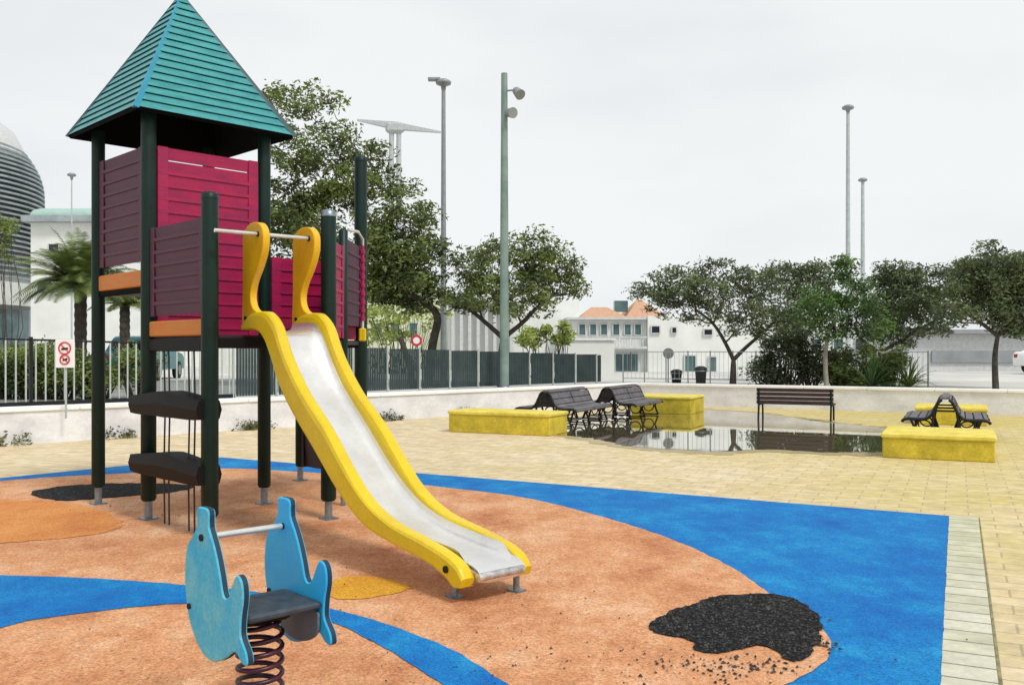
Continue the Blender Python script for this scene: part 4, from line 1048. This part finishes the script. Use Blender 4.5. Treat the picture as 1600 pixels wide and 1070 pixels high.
# ------------------------------------------------------------------ cars, bins
def car(X, Y, z, rz, paint, label, s=1.0):
    r = empty('parked_car', (X, Y, z), label, 'car')
    mt = Matrix.Rotation(rz, 3, 'Z'); O = Vector((X, Y, z))
    side = [(-1.95, .35), (-1.98, .75), (-1.85, .95), (-1.5, 1.0), (-1.25, 1.35), (-.9, 1.5), (.3, 1.5), (.6, 1.42), (1.05, 1.0), (1.75, .88), (1.98, .7), (1.98, .35)]
    b = MB(); sc = catmull(side[:-1], 3)+[side[-1]]; n = len(sc); vs = []
    for yy, tp in ((-.82, 1), (-.72, 0), (.72, 0), (.82, 1)):
        pass
    rows = [(-.80, .0), (-.84, .5), (-.66, 1.0)]
    def W(zz): return .84 if zz < .95 else .84-.2*(zz-.95)/.55
    vs = [O+mt@Vector((x, -W(zz), zz)) for x, zz in sc]+[O+mt@Vector((x, W(zz), zz)) for x, zz in sc]
    b.add(vs, [tuple(range(n)), tuple(range(n, 2*n))]+[(i, (i+1) % n, (i+1) % n+n, i+n) for i in range(n)]); body = b.build('body', paint, r)
    b = MB(); q = [(-1.44, 1.06), (-1.26, 1.33)]
    b.add([O+mt@Vector((-1.49, -.68, 1.03)), O+mt@Vector((-1.49, .68, 1.03)), O+mt@Vector((-1.285, .62, 1.33)), O+mt@Vector((-1.285, -.62, 1.33))], [(0, 1, 2, 3)]); b.build('rear_window', M['glassd'], r)
    for sd in (-1, 1):
        b = MB(); b.add([O+mt@Vector((-1.15, sd*(W(1.04)+.006), 1.04)), O+mt@Vector((.85, sd*(W(1.04)+.006), 1.04)), O+mt@Vector((.45, sd*(W(1.38)+.006), 1.38)), O+mt@Vector((-.95, sd*(W(1.38)+.006), 1.38))], [(0, 1, 2, 3)]); b.build('side_window', M['glassd'], r)
        b = MB(); c = O+mt@Vector((-1.95, sd*.66, .78)); b.cbox(c, (.1, .22, .16), rz, .02); b.build('tail_light', M['tail'], r)
        for xx in (-1.25, 1.25):
            c0_ = O+mt@Vector((xx, sd*.68, .31)); c1_ = O+mt@Vector((xx, sd*.87, .31)); b = MB(); b.tube([c0_, c1_], .31, 20, smooth=False); wh = b.build('wheel', M['tyre'], r)
            c2_ = O+mt@Vector((xx, sd*.885, .31)); b = MB(); b.tube([c1_, c2_], .19, 16, smooth=False); b.build('rim', M['galv'], wh)
car(col(190, 30.5), 32.4, .5, R(95), M['teal'], 'teal car seen from behind between the left posts of the play tower')
car(col(1668, 40), 40, .5, R(8), M['white'], 'white car cut by the right edge behind the wall')
def bin_(X, Y, label, h=.75):
    r = empty('litter_bin', (X, Y, .5), label, 'litter bin')
    b = MB(); b.lathe((X, Y, .5), [(0, .0), (.14, .0), (.17, h*.8), (.185, h*.82), (.18, h), (.08, h+.05), (0, h+.05)], 16); b.build('bin_body', M['binm'], r)
    b = MB(); b.lathe((X, Y, .5), [(.187, h*.78), (.2, h*.8), (.187, h*.84)], 16); b.build('rim', M['galv'], r)
bin_(col(1095, 27.2), 27.2, 'larger dark litter bin left of the forked trunk', .5); bin_(col(1057, 28.6), 28.6, 'smaller dark litter bin farther left along the rail fence', .38)
# round sign mast in front of the villa
sY = 29; sX = col(1044, sY); zc = hz(552, sY)
r = empty('round_sign', (sX, sY, .5), 'grey round sign on a thin mast in front of the villa', 'sign')
m = MB(); m.tube([(sX, sY, .5), (sX, sY, zc-.1)], .02, 8); m.build('post', M['lamp'], r)
m = MB(); m.tube([(sX, sY-.05, zc), (sX, sY-.03, zc)], .17, 18, smooth=False); m.build('sign_plate', M['greyb'], r)

# ------------------------------------------------------------------ sky, sun, camera
w = bpy.data.worlds.new('World'); scn.world = w; w.use_nodes = True
nt = w.node_tree; N = nt.nodes; L = nt.links; bg = N['Background']
sky = N.new('ShaderNodeTexSky'); sky.sky_type = 'NISHITA'; sky.sun_disc = False
SE, SA = R(52), R(140)          # elevation; azimuth clockwise from +Y
sky.sun_elevation = SE; sky.sun_rotation = SA
cl = N.new('ShaderNodeTexNoise'); cl.inputs['Scale'].default_value = 1.6; cl.inputs['Detail'].default_value = 5; cl.inputs['Roughness'].default_value = .5
tc = N.new('ShaderNodeTexCoord'); mp = N.new('ShaderNodeMapping'); mp.inputs['Scale'].default_value = (1, 1, 3.0); L.new(tc.outputs['Generated'], mp.inputs['Vector']); L.new(mp.outputs['Vector'], cl.inputs['Vector'])
rp = N.new('ShaderNodeValToRGB'); rp.color_ramp.elements[0].position = .38; rp.color_ramp.elements[0].color = (9.1, 9.5, 9.75, 1); rp.color_ramp.elements[1].position = .62; rp.color_ramp.elements[1].color = (10.9, 11.1, 11.1, 1)
L.new(cl.outputs['Fac'], rp.inputs['Fac'])
mx = N.new('ShaderNodeMix'); mx.data_type = 'RGBA'; mx.inputs[0].default_value = .93
L.new(sky.outputs['Color'], mx.inputs[6]); L.new(rp.outputs['Color'], mx.inputs[7]); L.new(mx.outputs[2], bg.inputs['Color']); bg.inputs['Strength'].default_value = .1
sd_ = bpy.data.lights.new('sun', 'SUN'); sd_.energy = 2.6; sd_.angle = R(12); sd_.color = (1, .96, .9)
so = bpy.data.objects.new('sun', sd_); COL.objects.link(so)
dirv = Vector((math.sin(SA)*math.cos(SE), math.cos(SA)*math.cos(SE), math.sin(SE)))
so.rotation_euler = dirv.to_track_quat('Z', 'Y').to_euler()
cam = bpy.data.cameras.new('camera'); co = bpy.data.objects.new('camera', cam); COL.objects.link(co)
co.location = (0, 0, H); co.rotation_euler = (R(90), 0, 0); cam.sensor_width = 36; cam.lens = F/1600*36; cam.shift_y = (CY-535)/1600; cam.clip_end = 3000
scn.camera = co
scn.view_settings.view_transform = 'Standard'; scn.view_settings.look = 'None'; scn.view_settings.exposure = -.2; scn.view_settings.gamma = 1
for o in COL.objects:
    if '_w' in o.keys(): del o['_w']
